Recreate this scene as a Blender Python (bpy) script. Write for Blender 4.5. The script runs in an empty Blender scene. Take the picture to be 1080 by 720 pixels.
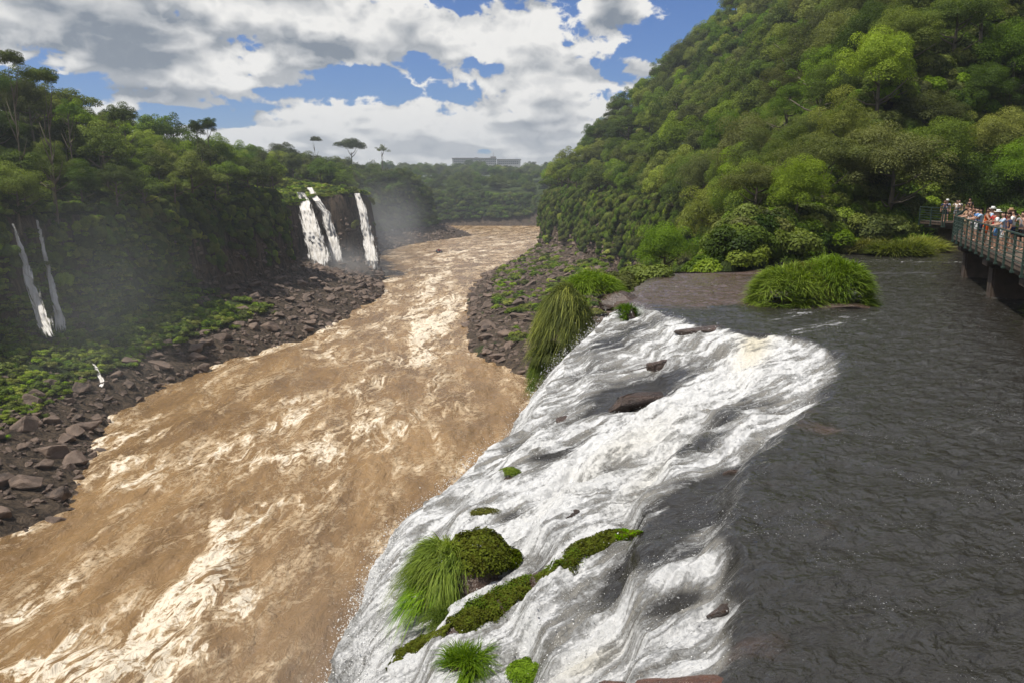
import bpy, bmesh, math, random
import numpy as np
from mathutils import Vector, Matrix

# ------------------------------------------------------------------ camera, world, sun
R = math.radians
S = bpy.context.scene
COL = S.collection
CAM_Z = 31.0
F_PX = 850.0
PITCH = math.atan(165 / F_PX)
cam_d = bpy.data.cameras.new('camera'); cam = bpy.data.objects.new('camera', cam_d); COL.objects.link(cam)
cam_d.sensor_width = 36; cam_d.lens = 36 * F_PX / 1080
cam_d.clip_start = 0.1; cam_d.clip_end = 20000
cam.location = (0, 0, CAM_Z); cam.rotation_euler = (math.pi / 2 - PITCH, 0, 0)
S.camera = cam
SUN_EL, SUN_AZ = R(66), math.atan2(-0.90, -0.30)      # azimuth from +Y towards +X; the sun stands high to the left
S.view_settings.view_transform = 'Standard'
S.view_settings.look = 'None'
S.view_settings.exposure = 0.22
S.view_settings.gamma = 1
S.view_settings.use_curve_mapping = False
S.cycles.use_denoising = True
S.cycles.max_bounces = 6
S.cycles.diffuse_bounces = 2
S.cycles.glossy_bounces = 2
S.cycles.transmission_bounces = 2
S.cycles.transparent_max_bounces = 8
S.cycles.volume_bounces = 0
S.cycles.caustics_reflective = False
S.cycles.caustics_refractive = False
S.cycles.use_adaptive_sampling = True
S.cycles.adaptive_threshold = 0.02
S.cycles.volume_step_rate = 1.0
S.cycles.volume_max_steps = 64
CT, ST = math.cos(PITCH), math.sin(PITCH)
SUN_DIR = Vector((math.sin(SUN_AZ) * math.cos(SUN_EL), math.cos(SUN_AZ) * math.cos(SUN_EL), math.sin(SUN_EL)))


class NT:
    """small node helper"""
    def __init__(s, tree): s.t = tree; s.n = tree.nodes; s.l = tree.links
    def put(s, sock, v):
        if isinstance(v, bpy.types.NodeSocket): s.l.new(v, sock)
        elif v is not None: sock.default_value = v
    def node(s, typ, ins=None, **kw):
        nd = s.n.new(typ)
        for k, v in kw.items(): setattr(nd, k, v)
        for k, v in (ins or {}).items(): s.put(nd.inputs[k], v)
        return nd
    def m(s, op, a, b=None, c=None, clamp=False):
        nd = s.n.new('ShaderNodeMath'); nd.operation = op; nd.use_clamp = clamp
        for i, v in enumerate((a, b, c)):
            if v is not None: s.put(nd.inputs[i], v)
        return nd.outputs[0]
    def mr(s, v, a, b, c=0.0, d=1.0, smooth=True):
        nd = s.node('ShaderNodeMapRange', {0: v, 1: a, 2: b, 3: c, 4: d})
        nd.interpolation_type = 'SMOOTHSTEP' if smooth else 'LINEAR'
        return nd.outputs[0]
    def mix(s, f, a, b, mode='MIX'):
        nd = s.n.new('ShaderNodeMix'); nd.data_type = 'RGBA'; nd.blend_type = mode
        s.put(nd.inputs[0], f)
        for i, v in ((6, a), (7, b)):
            s.put(nd.inputs[i], (*v, 1) if isinstance(v, tuple) and len(v) == 3 else v)
        return nd.outputs[2]
    def noise(s, vec, scale, detail=4, rough=0.55, dist=0.0, lac=2.0, dim='3D'):
        nd = s.node('ShaderNodeTexNoise', {'Scale': scale, 'Detail': detail, 'Roughness': rough, 'Distortion': dist, 'Lacunarity': lac})
        nd.noise_dimensions = dim
        if vec is not None: s.put(nd.inputs['Vector'], vec)
        return nd.outputs['Fac']
    def xyz(s, x, y, z=0.0): return s.node('ShaderNodeCombineXYZ', {0: x, 1: y, 2: z}).outputs[0]
    def attr(s, name): return s.node('ShaderNodeAttribute', attribute_name=name)


def build_world():
    w = bpy.data.worlds.new('World'); S.world = w; w.use_nodes = True
    t = NT(w.node_tree); t.n.clear()
    sky = t.n.new('ShaderNodeTexSky'); sky.sky_type = 'NISHITA'; sky.sun_disc = False
    sky.sun_elevation = SUN_EL; sky.sun_rotation = SUN_AZ; sky.altitude = 200; sky.dust_density = 0.5; sky.ozone_density = 2.0
    d = t.node('ShaderNodeTexCoord').outputs['Generated']
    sp = t.node('ShaderNodeSeparateXYZ', {0: d}); x, y, z = sp.outputs
    az = t.m('MULTIPLY', t.m('ARCTAN2', x, y), 57.2958); el = t.m('MULTIPLY', t.m('ARCSINE', z), 57.2958)
    # regional cover: clear patches and heavy masses of this afternoon's sky, in degrees of azimuth and elevation
    def masses(lst):
        tot = None
        for a, e, sa, se, amp in lst:
            q = t.m('ADD', t.m('POWER', t.m('ABSOLUTE', t.m('DIVIDE', t.m('SUBTRACT', az, a), sa)), 2.0),
                    t.m('POWER', t.m('ABSOLUTE', t.m('DIVIDE', t.m('SUBTRACT', el, e), se)), 2.0))
            g = t.m('MULTIPLY', t.m('EXPONENT', t.m('MULTIPLY', q, -1.0)), amp)
            tot = g if tot is None else t.m('ADD', tot, g)
        return tot
    bias = masses(((12.0, 12.4, 4.2, 2.8, -.30), (9.0, 8.8, 3.0, 1.5, -.14), (-9.6, 6.9, 1.8, 1.0, -.15), (4.0, 11.8, 1.3, 2.4, -.12), (8.8, 5.2, 2.0, 1.0, -.16), (-17, 8.6, 2.0, .7, -.08),
                              (-1.0, 7.6, 1.4, .6, -.10), (-18, 6.6, 1.4, .6, -.05), (0.5, 4.6, 1.5, .5, -.12),
                              (-26, 10.5, 8, 3.4, .16), (-6, 10.0, 5.0, 1.6, .14), (-14, 13.0, 6, 1.6, .16), (6.9, 12.4, 1.9, 2.0, .36), (1.0, 12.0, 2.4, 2.0, .12), (3.6, 7.2, 3.0, 1.2, .12), (9.2, 7.4, 2.4, .9, .26), (-2, 2.5, 20, 1.5, .07)))
    deep = masses(((-24.6, 8.8, 4.8, 1.5, .75), (-20, 12.6, 7, 1.1, .75), (-31, 12.0, 3, 1.5, .5), (-12.3, 8.5, 3.2, .8, .7), (-2.7, 11.0, 3.4, .8, .55), (-3.4, 6.1, 1.8, .4, .5), (6.7, 10.8, 1.3, 1.2, .45), (-9, 5.0, 3, .35, .3), (-17, 4.4, 2.5, .4, .35), (3, 4.1, 3, .3, .3), (-24, 5.5, 3.0, .5, .5), (12, 14.5, 3, 1, .3)))   # masses tall enough to shade their own bases
    def dens(dz, det):
        zz = t.m('MAXIMUM', t.m('ADD', z, dz), -0.02)
        k = t.m('DIVIDE', 1.0, t.m('ADD', zz, 0.13))
        p = t.xyz(t.m('MULTIPLY', x, k), t.m('MULTIPLY', t.m('MULTIPLY', y, k), 0.75), 3.7)
        big = t.noise(p, 2.0, 2, 0.5, 0.15)
        mid = t.noise(t.xyz(x, t.m('MULTIPLY', y, .3), t.m('MULTIPLY', zz, 1.8)), 16, 2, 0.5, 0.25)
        bl = t.noise(t.xyz(x, t.m('MULTIPLY', y, .2), t.m('MULTIPLY', zz, 1.4)), 30, det, 0.55, 0.2)
        puff = t.m('SUBTRACT', .18, t.m('MULTIPLY', t.m('ABSOLUTE', t.m('SUBTRACT', bl, .5)), 1.6))     # rounded heads between sharp creases
        body = t.m('ADD', t.m('MULTIPLY', big, 0.70), t.m('MULTIPLY', mid, 0.50))
        return t.m('ADD', t.m('ADD', body, t.m('MULTIPLY', puff, .34)), bias), body, puff
    (d0, b0, p0), (d1, b1, p1) = dens(0.0, 4.0), dens(0.026, 1.0)
    cover = t.mr(t.m('ADD', d0, t.mr(el, 0.0, 7.0, .10, .015, False)), 0.588, 0.645)
    grad = t.m('ADD', t.m('SUBTRACT', b0, b1), t.m('MULTIPLY', p0, .30))                       # thinner above: a top that the sun reaches
    thick = t.mr(d0, 0.64, 0.95)
    lit = t.m('ADD', t.mr(grad, -0.05, 0.12, 0.0, .95, False), t.m('MULTIPLY', t.m('SUBTRACT', 1.0, thick), 0.35))
    lit = t.m('SUBTRACT', lit, t.m('ADD', t.m('MULTIPLY', thick, 0.25), t.m('MULTIPLY', deep, 1.15)), clamp=True)
    lit = t.m('ADD', lit, t.m('MULTIPLY', t.m('SUBTRACT', t.noise(d, 70, 4, .6), .5), .22), clamp=True)
    ccol = t.mix(lit, (2.6, 3.1, 3.8), (12.0, 11.8, 11.4))
    hz = t.mr(el, 0.0, 6.0, 0.5, 0.0, False)
    ccol = t.mix(hz, ccol, (6.6, 7.0, 7.4))
    skyc = t.mix(1.0, sky.outputs[0], (0.42, 0.72, 1.25), 'MULTIPLY')
    c = t.mix(cover, skyc, ccol)
    below = t.mr(el, -3.0, 0.0)
    c = t.mix(below, (2.0, 1.9, 1.6), c)
    bg = t.node('ShaderNodeBackground', {'Color': c, 'Strength': 0.066})
    out = t.n.new('ShaderNodeOutputWorld'); t.l.new(bg.outputs[0], out.inputs[0])


build_world()
sd = bpy.data.lights.new('sun', 'SUN'); so = bpy.data.objects.new('sun', sd); COL.objects.link(so)
sd.energy = 4.8; sd.angle = R(0.53); sd.color = (1.0, 0.95, 0.87)
so.rotation_euler = SUN_DIR.to_track_quat('Z', 'Y').to_euler(); so.location = (0, 0, 300)


# ------------------------------------------------------------------ helpers
def ray(px, py):
    a, b = (px - 540) / F_PX, (360 - py) / F_PX
    return np.array([a, CT + b * ST, -ST + b * CT])

def W(px, py, z):                                       # the world point at height z that stands behind a spot of the survey picture
    d = ray(px, py); t = (z - CAM_Z) / d[2]
    return np.array([d[0] * t, d[1] * t, z])

def proj(x, y, z):
    z = z - CAM_Z
    dep = y * CT - z * ST
    dep = np.where(np.abs(dep) < 1e-3, 1e-3, dep)
    return 540 + F_PX * x / dep, 360 - F_PX * (y * ST + z * CT) / dep, dep

_rs = np.random.RandomState(11)
PERM = _rs.permutation(4096); GX = np.cos(_rs.rand(4096) * 6.2832); GY = np.sin(np.arccos(np.clip(GX, -1, 1))) * np.sign(_rs.rand(4096) - .5)

def pn(x, y, seed=0):
    xi = np.floor(x).astype(np.int64); yi = np.floor(y).astype(np.int64)
    xf = x - xi; yf = y - yi
    u = xf * xf * xf * (xf * (xf * 6 - 15) + 10); v = yf * yf * yf * (yf * (yf * 6 - 15) + 10)
    def g(a, b):
        h = PERM[(PERM[(xi + a + seed * 131) & 4095] + yi + b) & 4095]
        return GX[h] * (xf - a) + GY[h] * (yf - b)
    a = g(0, 0); b = g(1, 0); c = g(0, 1); d = g(1, 1)
    return ((a + (b - a) * u) * (1 - v) + (c + (d - c) * u) * v) * 1.5

def fbm(x, y, octv=4, seed=0, rough=0.5):
    s = 0; a = 1.0; n = 0
    for i in range(octv):
        s = s + a * pn(x * 2 ** i + 17.3 * i, y * 2 ** i - 9.1 * i, seed + i); n += a; a *= rough
    return s / n

def sst(v, a, b):
    t = np.clip((v - a) / (b - a), 0, 1); return t * t * (3 - 2 * t)

def mesh_from(name, verts, faces, attrs=None, smooth=True, mats=(), fm=None):
    """verts (n,3), faces (m,3|4) numpy"""
    me = bpy.data.meshes.new(name)
    verts = np.asarray(verts, dtype=np.float32); faces = np.asarray(faces, dtype=np.int32)
    nf, k = faces.shape
    me.vertices.add(len(verts)); me.vertices.foreach_set('co', verts.ravel())
    me.loops.add(nf * k); me.loops.foreach_set('vertex_index', faces.ravel())
    me.polygons.add(nf); me.polygons.foreach_set('loop_start', np.arange(0, nf * k, k, dtype=np.int32))
    me.polygons.foreach_set('use_smooth', np.full(nf, smooth, dtype=bool))
    for m_ in mats: me.materials.append(m_)
    if fm is not None: me.polygons.foreach_set('material_index', np.asarray(fm, dtype=np.int32))
    for k_, v_ in (attrs or {}).items():
        v_ = np.asarray(v_, dtype=np.float32)
        if v_.ndim == 1:
            at = me.attributes.new(k_, 'FLOAT', 'POINT'); at.data.foreach_set('value', v_)
        else:
            at = me.attributes.new(k_, 'FLOAT_VECTOR', 'POINT'); at.data.foreach_set('vector', v_.ravel())
    me.update(calc_edges=True); me.validate()
    return me

def obj(name, me, parent=None, loc=None):
    o = bpy.data.objects.new(name, me); COL.objects.link(o)
    if parent is not None: o.parent = parent
    if loc is not None: o.location = loc
    return o

def tag(o, label=None, cat=None, group=None, kind=None):
    if label: o['label'] = label
    if cat: o['category'] = cat
    if group: o['group'] = group
    if kind: o['kind'] = kind
    return o

def empty(name, loc, rz=0.0, rot=None):
    o = bpy.data.objects.new(name, None); COL.objects.link(o)
    o.location = loc; o.rotation_euler = rot or (0, 0, rz); o.empty_display_size = 0.3
    return o

def grid_faces(r, c):
    i = np.arange(r * c).reshape(r, c)
    return np.stack([i[:-1, :-1], i[:-1, 1:], i[1:, 1:], i[1:, :-1]], -1).reshape(-1, 4)

def bm_mesh(name, bm, mats=(), smooth=False):
    me = bpy.data.meshes.new(name); bm.to_mesh(me); bm.free()
    for m_ in mats: me.materials.append(m_)
    if smooth:
        for p in me.polygons: p.use_smooth = True
    return me

def bx(bm, x0, x1, y0, y1, z0, z1, M=None, bev=0.0):
    r = bmesh.ops.create_cube(bm, size=1)
    vs = r['verts']
    bmesh.ops.scale(bm, vec=(x1 - x0, y1 - y0, z1 - z0), verts=vs)
    bmesh.ops.translate(bm, vec=((x0 + x1) / 2, (y0 + y1) / 2, (z0 + z1) / 2), verts=vs)
    if bev:
        es = list({e for v in vs for e in v.link_edges})
        rr = bmesh.ops.bevel(bm, geom=es, offset=bev, segments=2, affect='EDGES')
        vs = list({v for f in rr['faces'] for v in f.verts} | {v for v in vs if v.is_valid})
    if M is not None: bmesh.ops.transform(bm, matrix=M, verts=vs)

def tube(bm, pts, rads, seg=8):
    """tapered tube through the points"""
    rings = []
    n = len(pts)
    for i, p in enumerate(pts):
        p = Vector(p)
        d = (Vector(pts[min(i + 1, n - 1)]) - Vector(pts[max(i - 1, 0)])).normalized()
        a = d.orthogonal().normalized() if i == 0 else (rings[-1][1] - d * rings[-1][1].dot(d)).normalized()
        b = d.cross(a)
        r = rads[i] if hasattr(rads, '__len__') else rads
        rings.append(([bm.verts.new(p + (a * math.cos(t) + b * math.sin(t)) * r) for t in [2 * math.pi * k / seg for k in range(seg)]], a))
    for (r0, _), (r1, _) in zip(rings, rings[1:]):
        for k in range(seg): bm.faces.new((r0[k], r0[(k + 1) % seg], r1[(k + 1) % seg], r1[k]))
    bm.faces.new(list(reversed(rings[0][0]))); bm.faces.new(rings[-1][0])


# ------------------------------------------------------------------ materials
def mat(name, fn):
    m_ = bpy.data.materials.new(name); m_.use_nodes = True
    t = NT(m_.node_tree); t.n.clear()
    out = t.n.new('ShaderNodeOutputMaterial')
    r = fn(t)
    if isinstance(r, tuple):
        t.l.new(r[0], out.inputs[0])
        if r[1] is not None: t.l.new(r[1], out.inputs[1])
    else: t.l.new(r, out.inputs[0])
    return m_

def pbsdf(t, col, rough=0.7, spec=0.3, normal=None, **kw):
    ins = {'Base Color': (*col, 1) if isinstance(col, tuple) and len(col) == 3 else col, 'Roughness': rough, 'Specular IOR Level': spec}
    if normal is not None: ins['Normal'] = normal
    ins.update(kw)
    return t.node('ShaderNodeBsdfPrincipled', ins).outputs[0]

def bump(t, h, dist, strength=1.0):
    return t.node('ShaderNodeBump', {'Height': h, 'Distance': dist, 'Strength': strength}).outputs[0]

def plain(name, col, rough=0.7, spec=0.3, var=0.15, scale=8, metal=0.0):
    def f(t):
        co = t.node('ShaderNodeTexCoord').outputs['Object']
        n = t.noise(co, scale, 4)
        c = t.mix(n, tuple(c * (1 - var) for c in col), tuple(min(1, c * (1 + var)) for c in col))
        return pbsdf(t, c, rough, spec, Metallic=metal)
    return mat(name, f)

def leaf_mat(name, ca, cb, trans=0.30, spec=True):
    """clump brightness varies with the attribute 'tone' (a lump's own leaf age) and from tree to tree"""
    def f(t):
        tone = t.attr('tone').outputs['Fac']
        rnd = t.node('ShaderNodeObjectInfo').outputs['Random']
        c = t.mix(tone, ca, cb)
        hsv = t.node('ShaderNodeHueSaturation', {'Hue': t.m('ADD', 0.5, t.m('MULTIPLY', t.m('SUBTRACT', rnd, .5), .05)),
                                                 'Saturation': t.mr(rnd, 0, 1, .86, 1.1, False), 'Value': t.mr(t.m('FRACT', t.m('MULTIPLY', rnd, 7.31)), 0, 1, .60, 1.50, False), 'Color': c})
        c = hsv.outputs[0]
        df = t.node('ShaderNodeBsdfDiffuse', {'Color': c}).outputs[0]
        tr = t.node('ShaderNodeBsdfTranslucent', {'Color': t.mix(1.0, c, (1.3, 1.35, .5), 'MULTIPLY')}).outputs[0]
        s = t.node('ShaderNodeMixShader', {0: trans, 1: df, 2: tr}).outputs[0]
        if spec:
            g = t.node('ShaderNodeBsdfGlossy', {'Color': (.8, .85, .8, 1), 'Roughness': .6}).outputs[0]
            s = t.node('ShaderNodeMixShader', {0: 0.012, 1: s, 2: g}).outputs[0]
        return s
    return mat(name, f)

M = {}
M['leaf_dark'] = leaf_mat('leaf_dark', (.036, .058, .009), (.095, .130, .018))
M['leaf_mid'] = leaf_mat('leaf_mid', (.060, .092, .010), (.145, .190, .022))
M['leaf_bright'] = leaf_mat('leaf_bright', (.105, .145, .012), (.205, .250, .026))
M['leaf_olive'] = leaf_mat('leaf_olive', (.070, .088, .018), (.135, .158, .034))
M['grass'] = leaf_mat('grass_blade', (.070, .115, .010), (.190, .250, .028), .35)
M['grass_dry'] = leaf_mat('grass_dry', (.12, .15, .02), (.26, .28, .045), .35)
M['moss'] = leaf_mat('moss_leaf', (.040, .040, .006), (.085, .105, .012), .15, False)
M['moss_bright'] = leaf_mat('moss_bright', (.060, .105, .006), (.13, .20, .015), .2, False)
M['bark'] = plain('bark', (.13, .11, .085), .9, .1, .4, 3)

def f_terrain(t):
    g = t.node('ShaderNodeNewGeometry'); pos = g.outputs['Position']
    veg = t.attr('veg').outputs['Fac']
    n1 = t.noise(pos, .25, 6, .65); n2 = t.noise(pos, 1.6, 6, .7)
    st = t.node('ShaderNodeMapping', {'Vector': pos, 'Scale': (1.0, 1.0, .18)}).outputs[0]
    n3 = t.noise(st, .9, 6, .7, 1.0)
    rock = t.mix(t.mr(n3, .35, .65), (.028, .022, .017), (.125, .092, .064))
    rock = t.mix(t.mr(n2, .55, .75), rock, (.15, .11, .075))
    green = t.mix(t.mr(n2, .35, .7), (.020, .034, .008), (.070, .095, .022))
    f = t.mr(t.m('ADD', veg, t.m('MULTIPLY', t.m('SUBTRACT', n1, .5), .9)), .35, .6)
    c = t.mix(f, rock, green)
    nb = bump(t, t.m('ADD', n2, t.m('MULTIPLY', n3, 1.5)), .6, 1.0)
    return pbsdf(t, c, .9, .15, nb)
M['terrain'] = mat('land', f_terrain)

def rock_fn(ca, cb, rough, spec, sc, bd):
    def f(t):
        co = t.node('ShaderNodeTexCoord').outputs['Object']; rnd = t.node('ShaderNodeObjectInfo').outputs['Random']
        n = t.noise(co, sc, 7, .65); n2 = t.noise(co, sc * 5, 4, .7)
        c = t.mix(t.mr(n, .35, .68), ca, cb)
        c = t.mix(t.mr(rnd, 0, 1, 0, .45, False), c, tuple(v * 1.7 for v in cb))
        return pbsdf(t, c, t.mr(n2, .3, .7, rough - .1, rough + .15), spec, bump(t, t.m('ADD', n, t.m('MULTIPLY', n2, .35)), bd))
    return f
M['rock'] = mat('basalt', rock_fn((.035, .026, .021), (.150, .108, .082), .75, .3, 1.2, .25))
M['rock_wet'] = mat('wet_basalt', rock_fn((.012, .009, .007), (.065, .038, .025), .28, .6, 2.2, .10))
M['rock_red'] = mat('wet_red_basalt', rock_fn((.020, .012, .009), (.110, .048, .028), .25, .6, 1.3, .08))

def f_river(t):
    pos = t.node('ShaderNodeNewGeometry').outputs['Position']
    fo = t.attr('foam').outputs['Fac']; fl = t.attr('flow').outputs['Vector']
    sp = t.node('ShaderNodeSeparateXYZ', {0: fl}); u, v = sp.outputs[0], sp.outputs[1]
    fv = t.xyz(t.m('MULTIPLY', u, .045), t.m('MULTIPLY', v, .12), 0.0)
    wob = t.node('ShaderNodeTexNoise', {'Vector': fv, 'Scale': 1.3, 'Detail': 3.0}).outputs['Color']
    wv = t.node('ShaderNodeVectorMath', {0: fv, 1: t.node('ShaderNodeVectorMath', {0: wob, 'Scale': 1.5}, operation='SCALE').outputs[0]}, operation='ADD').outputs[0]
    n = t.noise(wv, 1.7, 6, .58, .5)
    ridge = t.m('SUBTRACT', 1.0, t.m('MULTIPLY', t.m('ABSOLUTE', t.m('SUBTRACT', n, .5)), 13.0), clamp=True)
    n2 = t.noise(wv, 4.6, 7, .62, .4)
    ridge2 = t.m('SUBTRACT', 1.0, t.m('MULTIPLY', t.m('ABSOLUTE', t.m('SUBTRACT', n2, .5)), 13.0), clamp=True)
    patch = t.mr(t.noise(fv, 1.3, 5, .6, .5), .40, .62)
    f = t.m('ADD', t.m('MULTIPLY', ridge, t.m('ADD', .30, t.m('MULTIPLY', patch, .8))), t.m('MULTIPLY', ridge2, t.m('ADD', .15, t.m('MULTIPLY', patch, .75))))
    f = t.m('MULTIPLY', f, t.m('ADD', .42, t.m('MULTIPLY', fo, 1.25)))
    fz = t.noise(pos, .9, 9, .74, .3)
    solid = t.mr(t.m('ADD', t.m('ADD', fo, t.m('MULTIPLY', t.m('SUBTRACT', n, .5), 1.8)), t.m('MULTIPLY', t.m('SUBTRACT', fz, .5), 3.0)), .95, 1.75)
    f = t.m('ADD', f, t.m('MULTIPLY', solid, .60), clamp=True)
    brk = t.noise(pos, 1.7, 9, .72, .8)
    f = t.m('MULTIPLY', f, t.mr(t.m('ADD', brk, t.m('MULTIPLY', f, .10)), .42, .60, .12, 1.0))
    tone = t.noise(t.xyz(t.m('MULTIPLY', u, .02), t.m('MULTIPLY', v, .06), 2.0), 2.0, 5, .6)
    base = t.mix(t.mr(tone, .35, .65), (.175, .102, .040), (.290, .178, .076))
    c = t.mix(t.mr(f, 0, .7), base, (.52, .39, .24))
    c = t.mix(t.mr(f, .55, 1.0), c, (.74, .65, .51))
    rp = t.noise(t.node('ShaderNodeMapping', {'Vector': pos, 'Scale': (1.0, .45, 1.0)}).outputs[0], 1.1, 8, .66, .6)
    nb = bump(t, t.m('ADD', rp, t.m('MULTIPLY', f, .10)), .7, .8)
    return pbsdf(t, c, t.mr(f, 0, 1, .20, .7, False), .4, nb)
M['river'] = mat('brown_river', f_river)

def f_upper(t):
    pos = t.node('ShaderNodeNewGeometry').outputs['Position']
    fo = t.attr('foam').outputs['Fac']; fl = t.attr('flow').outputs['Vector']; sh = t.attr('shallow').outputs['Fac']
    sp = t.node('ShaderNodeSeparateXYZ', {0: fl}); u, v = sp.outputs[0], sp.outputs[1]
    a = t.xyz(t.m('MULTIPLY', u, .55), t.m('MULTIPLY', v, 2.4), 0.0)
    wob = t.node('ShaderNodeTexNoise', {'Vector': a, 'Scale': .8, 'Detail': 2.0}).outputs['Color']
    a2 = t.node('ShaderNodeVectorMath', {0: a, 1: t.node('ShaderNodeVectorMath', {0: wob, 'Scale': 1.1}, operation='SCALE').outputs[0]}, operation='ADD').outputs[0]
    n1 = t.noise(a2, 1.6, 9, .68)                                    # streaks drawn out along the flow
    n2 = t.noise(pos, 11.0, 7, .80, .3)                               # bubbles and broken edges
    n3 = t.noise(pos, 1.3, 4, .6)
    nn = t.m('ADD', t.m('MULTIPLY', t.m('SUBTRACT', n1, .5), 3.6), t.m('ADD', t.m('MULTIPLY', t.m('SUBTRACT', n2, .5), 1.6), t.m('MULTIPLY', t.m('SUBTRACT', n3, .5), 1.0)))
    f = t.mr(t.m('ADD', fo, nn), .26, .98)
    f = t.m('MULTIPLY', f, t.mr(fo, .02, .22))
    glint_fleck = t.m('MULTIPLY', t.mr(t.noise(pos, 26.0, 3, .6), .62, .69), t.mr(t.m('ADD', t.noise(pos, .8, 4, .6), t.m('MULTIPLY', fo, .9)), .46, .70))  # white specks painted into the colour in place of sun glints
    f = t.m('MAXIMUM', f, t.m('MULTIPLY', glint_fleck, .8))
    clear = t.mix(t.mr(t.m('ADD', sh, t.m('MULTIPLY', t.m('SUBTRACT', t.noise(pos, .9, 6, .65), .5), 1.0)), .4, .8), (.024, .022, .018), (.075, .045, .032))
    thin = t.mix(t.mr(fo, .15, .7), clear, (.21, .20, .175))          # aerated water between the streaks
    white = t.mix(t.mr(n2, .3, .7), (.60, .605, .60), (.80, .80, .79))
    white = t.mix(t.m('MULTIPLY', t.attr('silt').outputs['Fac'], .6), white, (.62, .54, .34))
    c = t.mix(f, thin, white)
    wv = t.noise(t.node('ShaderNodeMapping', {'Vector': a, 'Scale': (2.0, .8, 1)}).outputs[0], 1.6, 5, .55, .5)
    w2 = t.noise(t.node('ShaderNodeMapping', {'Vector': pos, 'Scale': (1.0, .6, 1.0)}).outputs[0], 7.5, 4, .55, .3)
    h = t.m('ADD', t.m('ADD', t.m('MULTIPLY', wv, .60), t.m('MULTIPLY', w2, .16)), t.m('MULTIPLY', t.m('MULTIPLY', n2, f), .35))
    nb = bump(t, h, .22, 1.0)
    return pbsdf(t, c, t.mr(f, 0, 1, .05, .7, False), .5, nb)
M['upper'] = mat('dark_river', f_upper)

def fall_fn(keep):
    def f(t):
        fl = t.attr('flow').outputs['Vector']; ed = t.attr('edge').outputs['Fac']
        sp = t.node('ShaderNodeSeparateXYZ', {0: fl}); u, v = sp.outputs[0], sp.outputs[1]
        n = t.noise(t.xyz(t.m('MULTIPLY', u, .22), t.m('MULTIPLY', v, 1.6), 0.0), 1.4, 8, .68, .5)
        c = t.mix(t.mr(n, .3, .62), (.50, .46, .40), (.80, .78, .75))
        a = t.mr(t.m('ADD', t.m('MULTIPLY', ed, 1.3), t.m('MULTIPLY', t.m('SUBTRACT', n, .5), 2.6)), .5 - keep, .95 - keep)
        gn = t.node('ShaderNodeNewGeometry').outputs['Normal']
        nb = t.node('ShaderNodeVectorMath', {0: t.node('ShaderNodeVectorMath', {0: t.node('ShaderNodeVectorMath', {0: bump(t, n, .4, 1.0), 'Scale': .7}, operation='SCALE').outputs[0], 1: (-.35, -.15, .75)}, operation='ADD').outputs[0]}, operation='NORMALIZE').outputs[0]     # deep aerated water scatters light from above
        df = t.node('ShaderNodeMixShader', {0: .2, 1: t.node('ShaderNodeBsdfDiffuse', {'Color': c, 'Normal': nb}).outputs[0], 2: t.node('ShaderNodeBsdfTranslucent', {'Color': c}).outputs[0]}).outputs[0]
        tr = t.n.new('ShaderNodeBsdfTransparent').outputs[0]
        return t.node('ShaderNodeMixShader', {0: a, 1: tr, 2: df}).outputs[0]
    return f
M['fall'] = mat('falling_water', fall_fn(.18))
M['fall_thin'] = mat('thin_falling_water', fall_fn(.04))
M['drop'] = mat('white_spray', lambda t: pbsdf(t, (.85, .85, .84), .5, .3))
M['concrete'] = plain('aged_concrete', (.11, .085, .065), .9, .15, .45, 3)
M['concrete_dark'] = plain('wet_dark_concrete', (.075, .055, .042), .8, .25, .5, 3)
M['rail_green'] = plain('green_painted_steel', (.035, .060, .048), .5, .4, .2, 6)
M['skin_light'] = plain('light_skin', (.45, .27, .19), .55, .35, .06)
M['skin_tan'] = plain('tan_skin', (.28, .155, .10), .55, .35, .06)
M['hair_dark'] = plain('dark_hair', (.018, .012, .009), .5, .4, .3, 30)
M['hair_fair'] = plain('fair_hair', (.22, .14, .07), .5, .4, .3, 30)
for nm, c in (('white', (.74, .74, .72)), ('navy', (.03, .04, .09)), ('red', (.45, .03, .03)), ('orange', (.70, .11, .02)), ('black', (.02, .02, .022)), ('blue', (.10, .24, .50)),
              ('grey', (.25, .25, .26)), ('pink', (.62, .30, .30)), ('tan', (.42, .27, .16)), ('lightblue', (.40, .52, .66)), ('khaki', (.28, .23, .15)), ('yellow', (.65, .5, .1))):
    M['cloth_' + nm] = plain('cloth_' + nm, c, .85, .15, .08, 12)

# ------------------------------------------------------------------ land
SHORE = np.array([(-62, -20), (-54, 20), (-48, 50), (-45.8, 67.4), (-43.4, 73), (-48, 86), (-54.8, 105.5), (-53.7, 131), (-46, 154), (-41.7, 170), (-39, 212), (-37, 235), (-42, 256),
                  (-43, 270), (-50, 295), (-60, 345), (-62, 390), (-55, 426), (-40, 470), (-24, 507), (-35, 530), (-80, 560), (-140, 600), (-140, 640), (-60, 632), (18, 628), (80, 640), (200, 660),
                  (200, 570), (100, 480), (40, 410), (10.5, 358), (0, 320), (-10, 280), (-12, 220), (-8, 150), (3, 127), (7, 105), (5, 80), (0, 55), (-3, 30), (-5, 10), (-6, -20)], float)
CLIFF = np.array([(-88, -20), (-90, 30), (-84, 70), (-79, 100), (-73, 121), (-69, 160), (-66, 190), (-60, 216), (-61, 226), (-67, 235), (-73, 250), (-64, 266), (-48, 277), (-47, 286), (-55, 300), (-68, 345),
                  (-75, 400), (-70, 440), (-55, 478), (-48, 500), (-70, 525), (-110, 550), (-180, 590), (-180, 650), (-60, 638), (18, 634), (90, 647), (230, 690), (230, 570), (120, 470), (60, 420), (22, 385),
                  (12, 355), (16, 320), (24, 270), (29, 210), (30, 160), (27, 110), (20, 78), (13, 58), (9, 47.5), (7, 40), (5, 25), (2, 10), (0, -20)], float)
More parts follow.
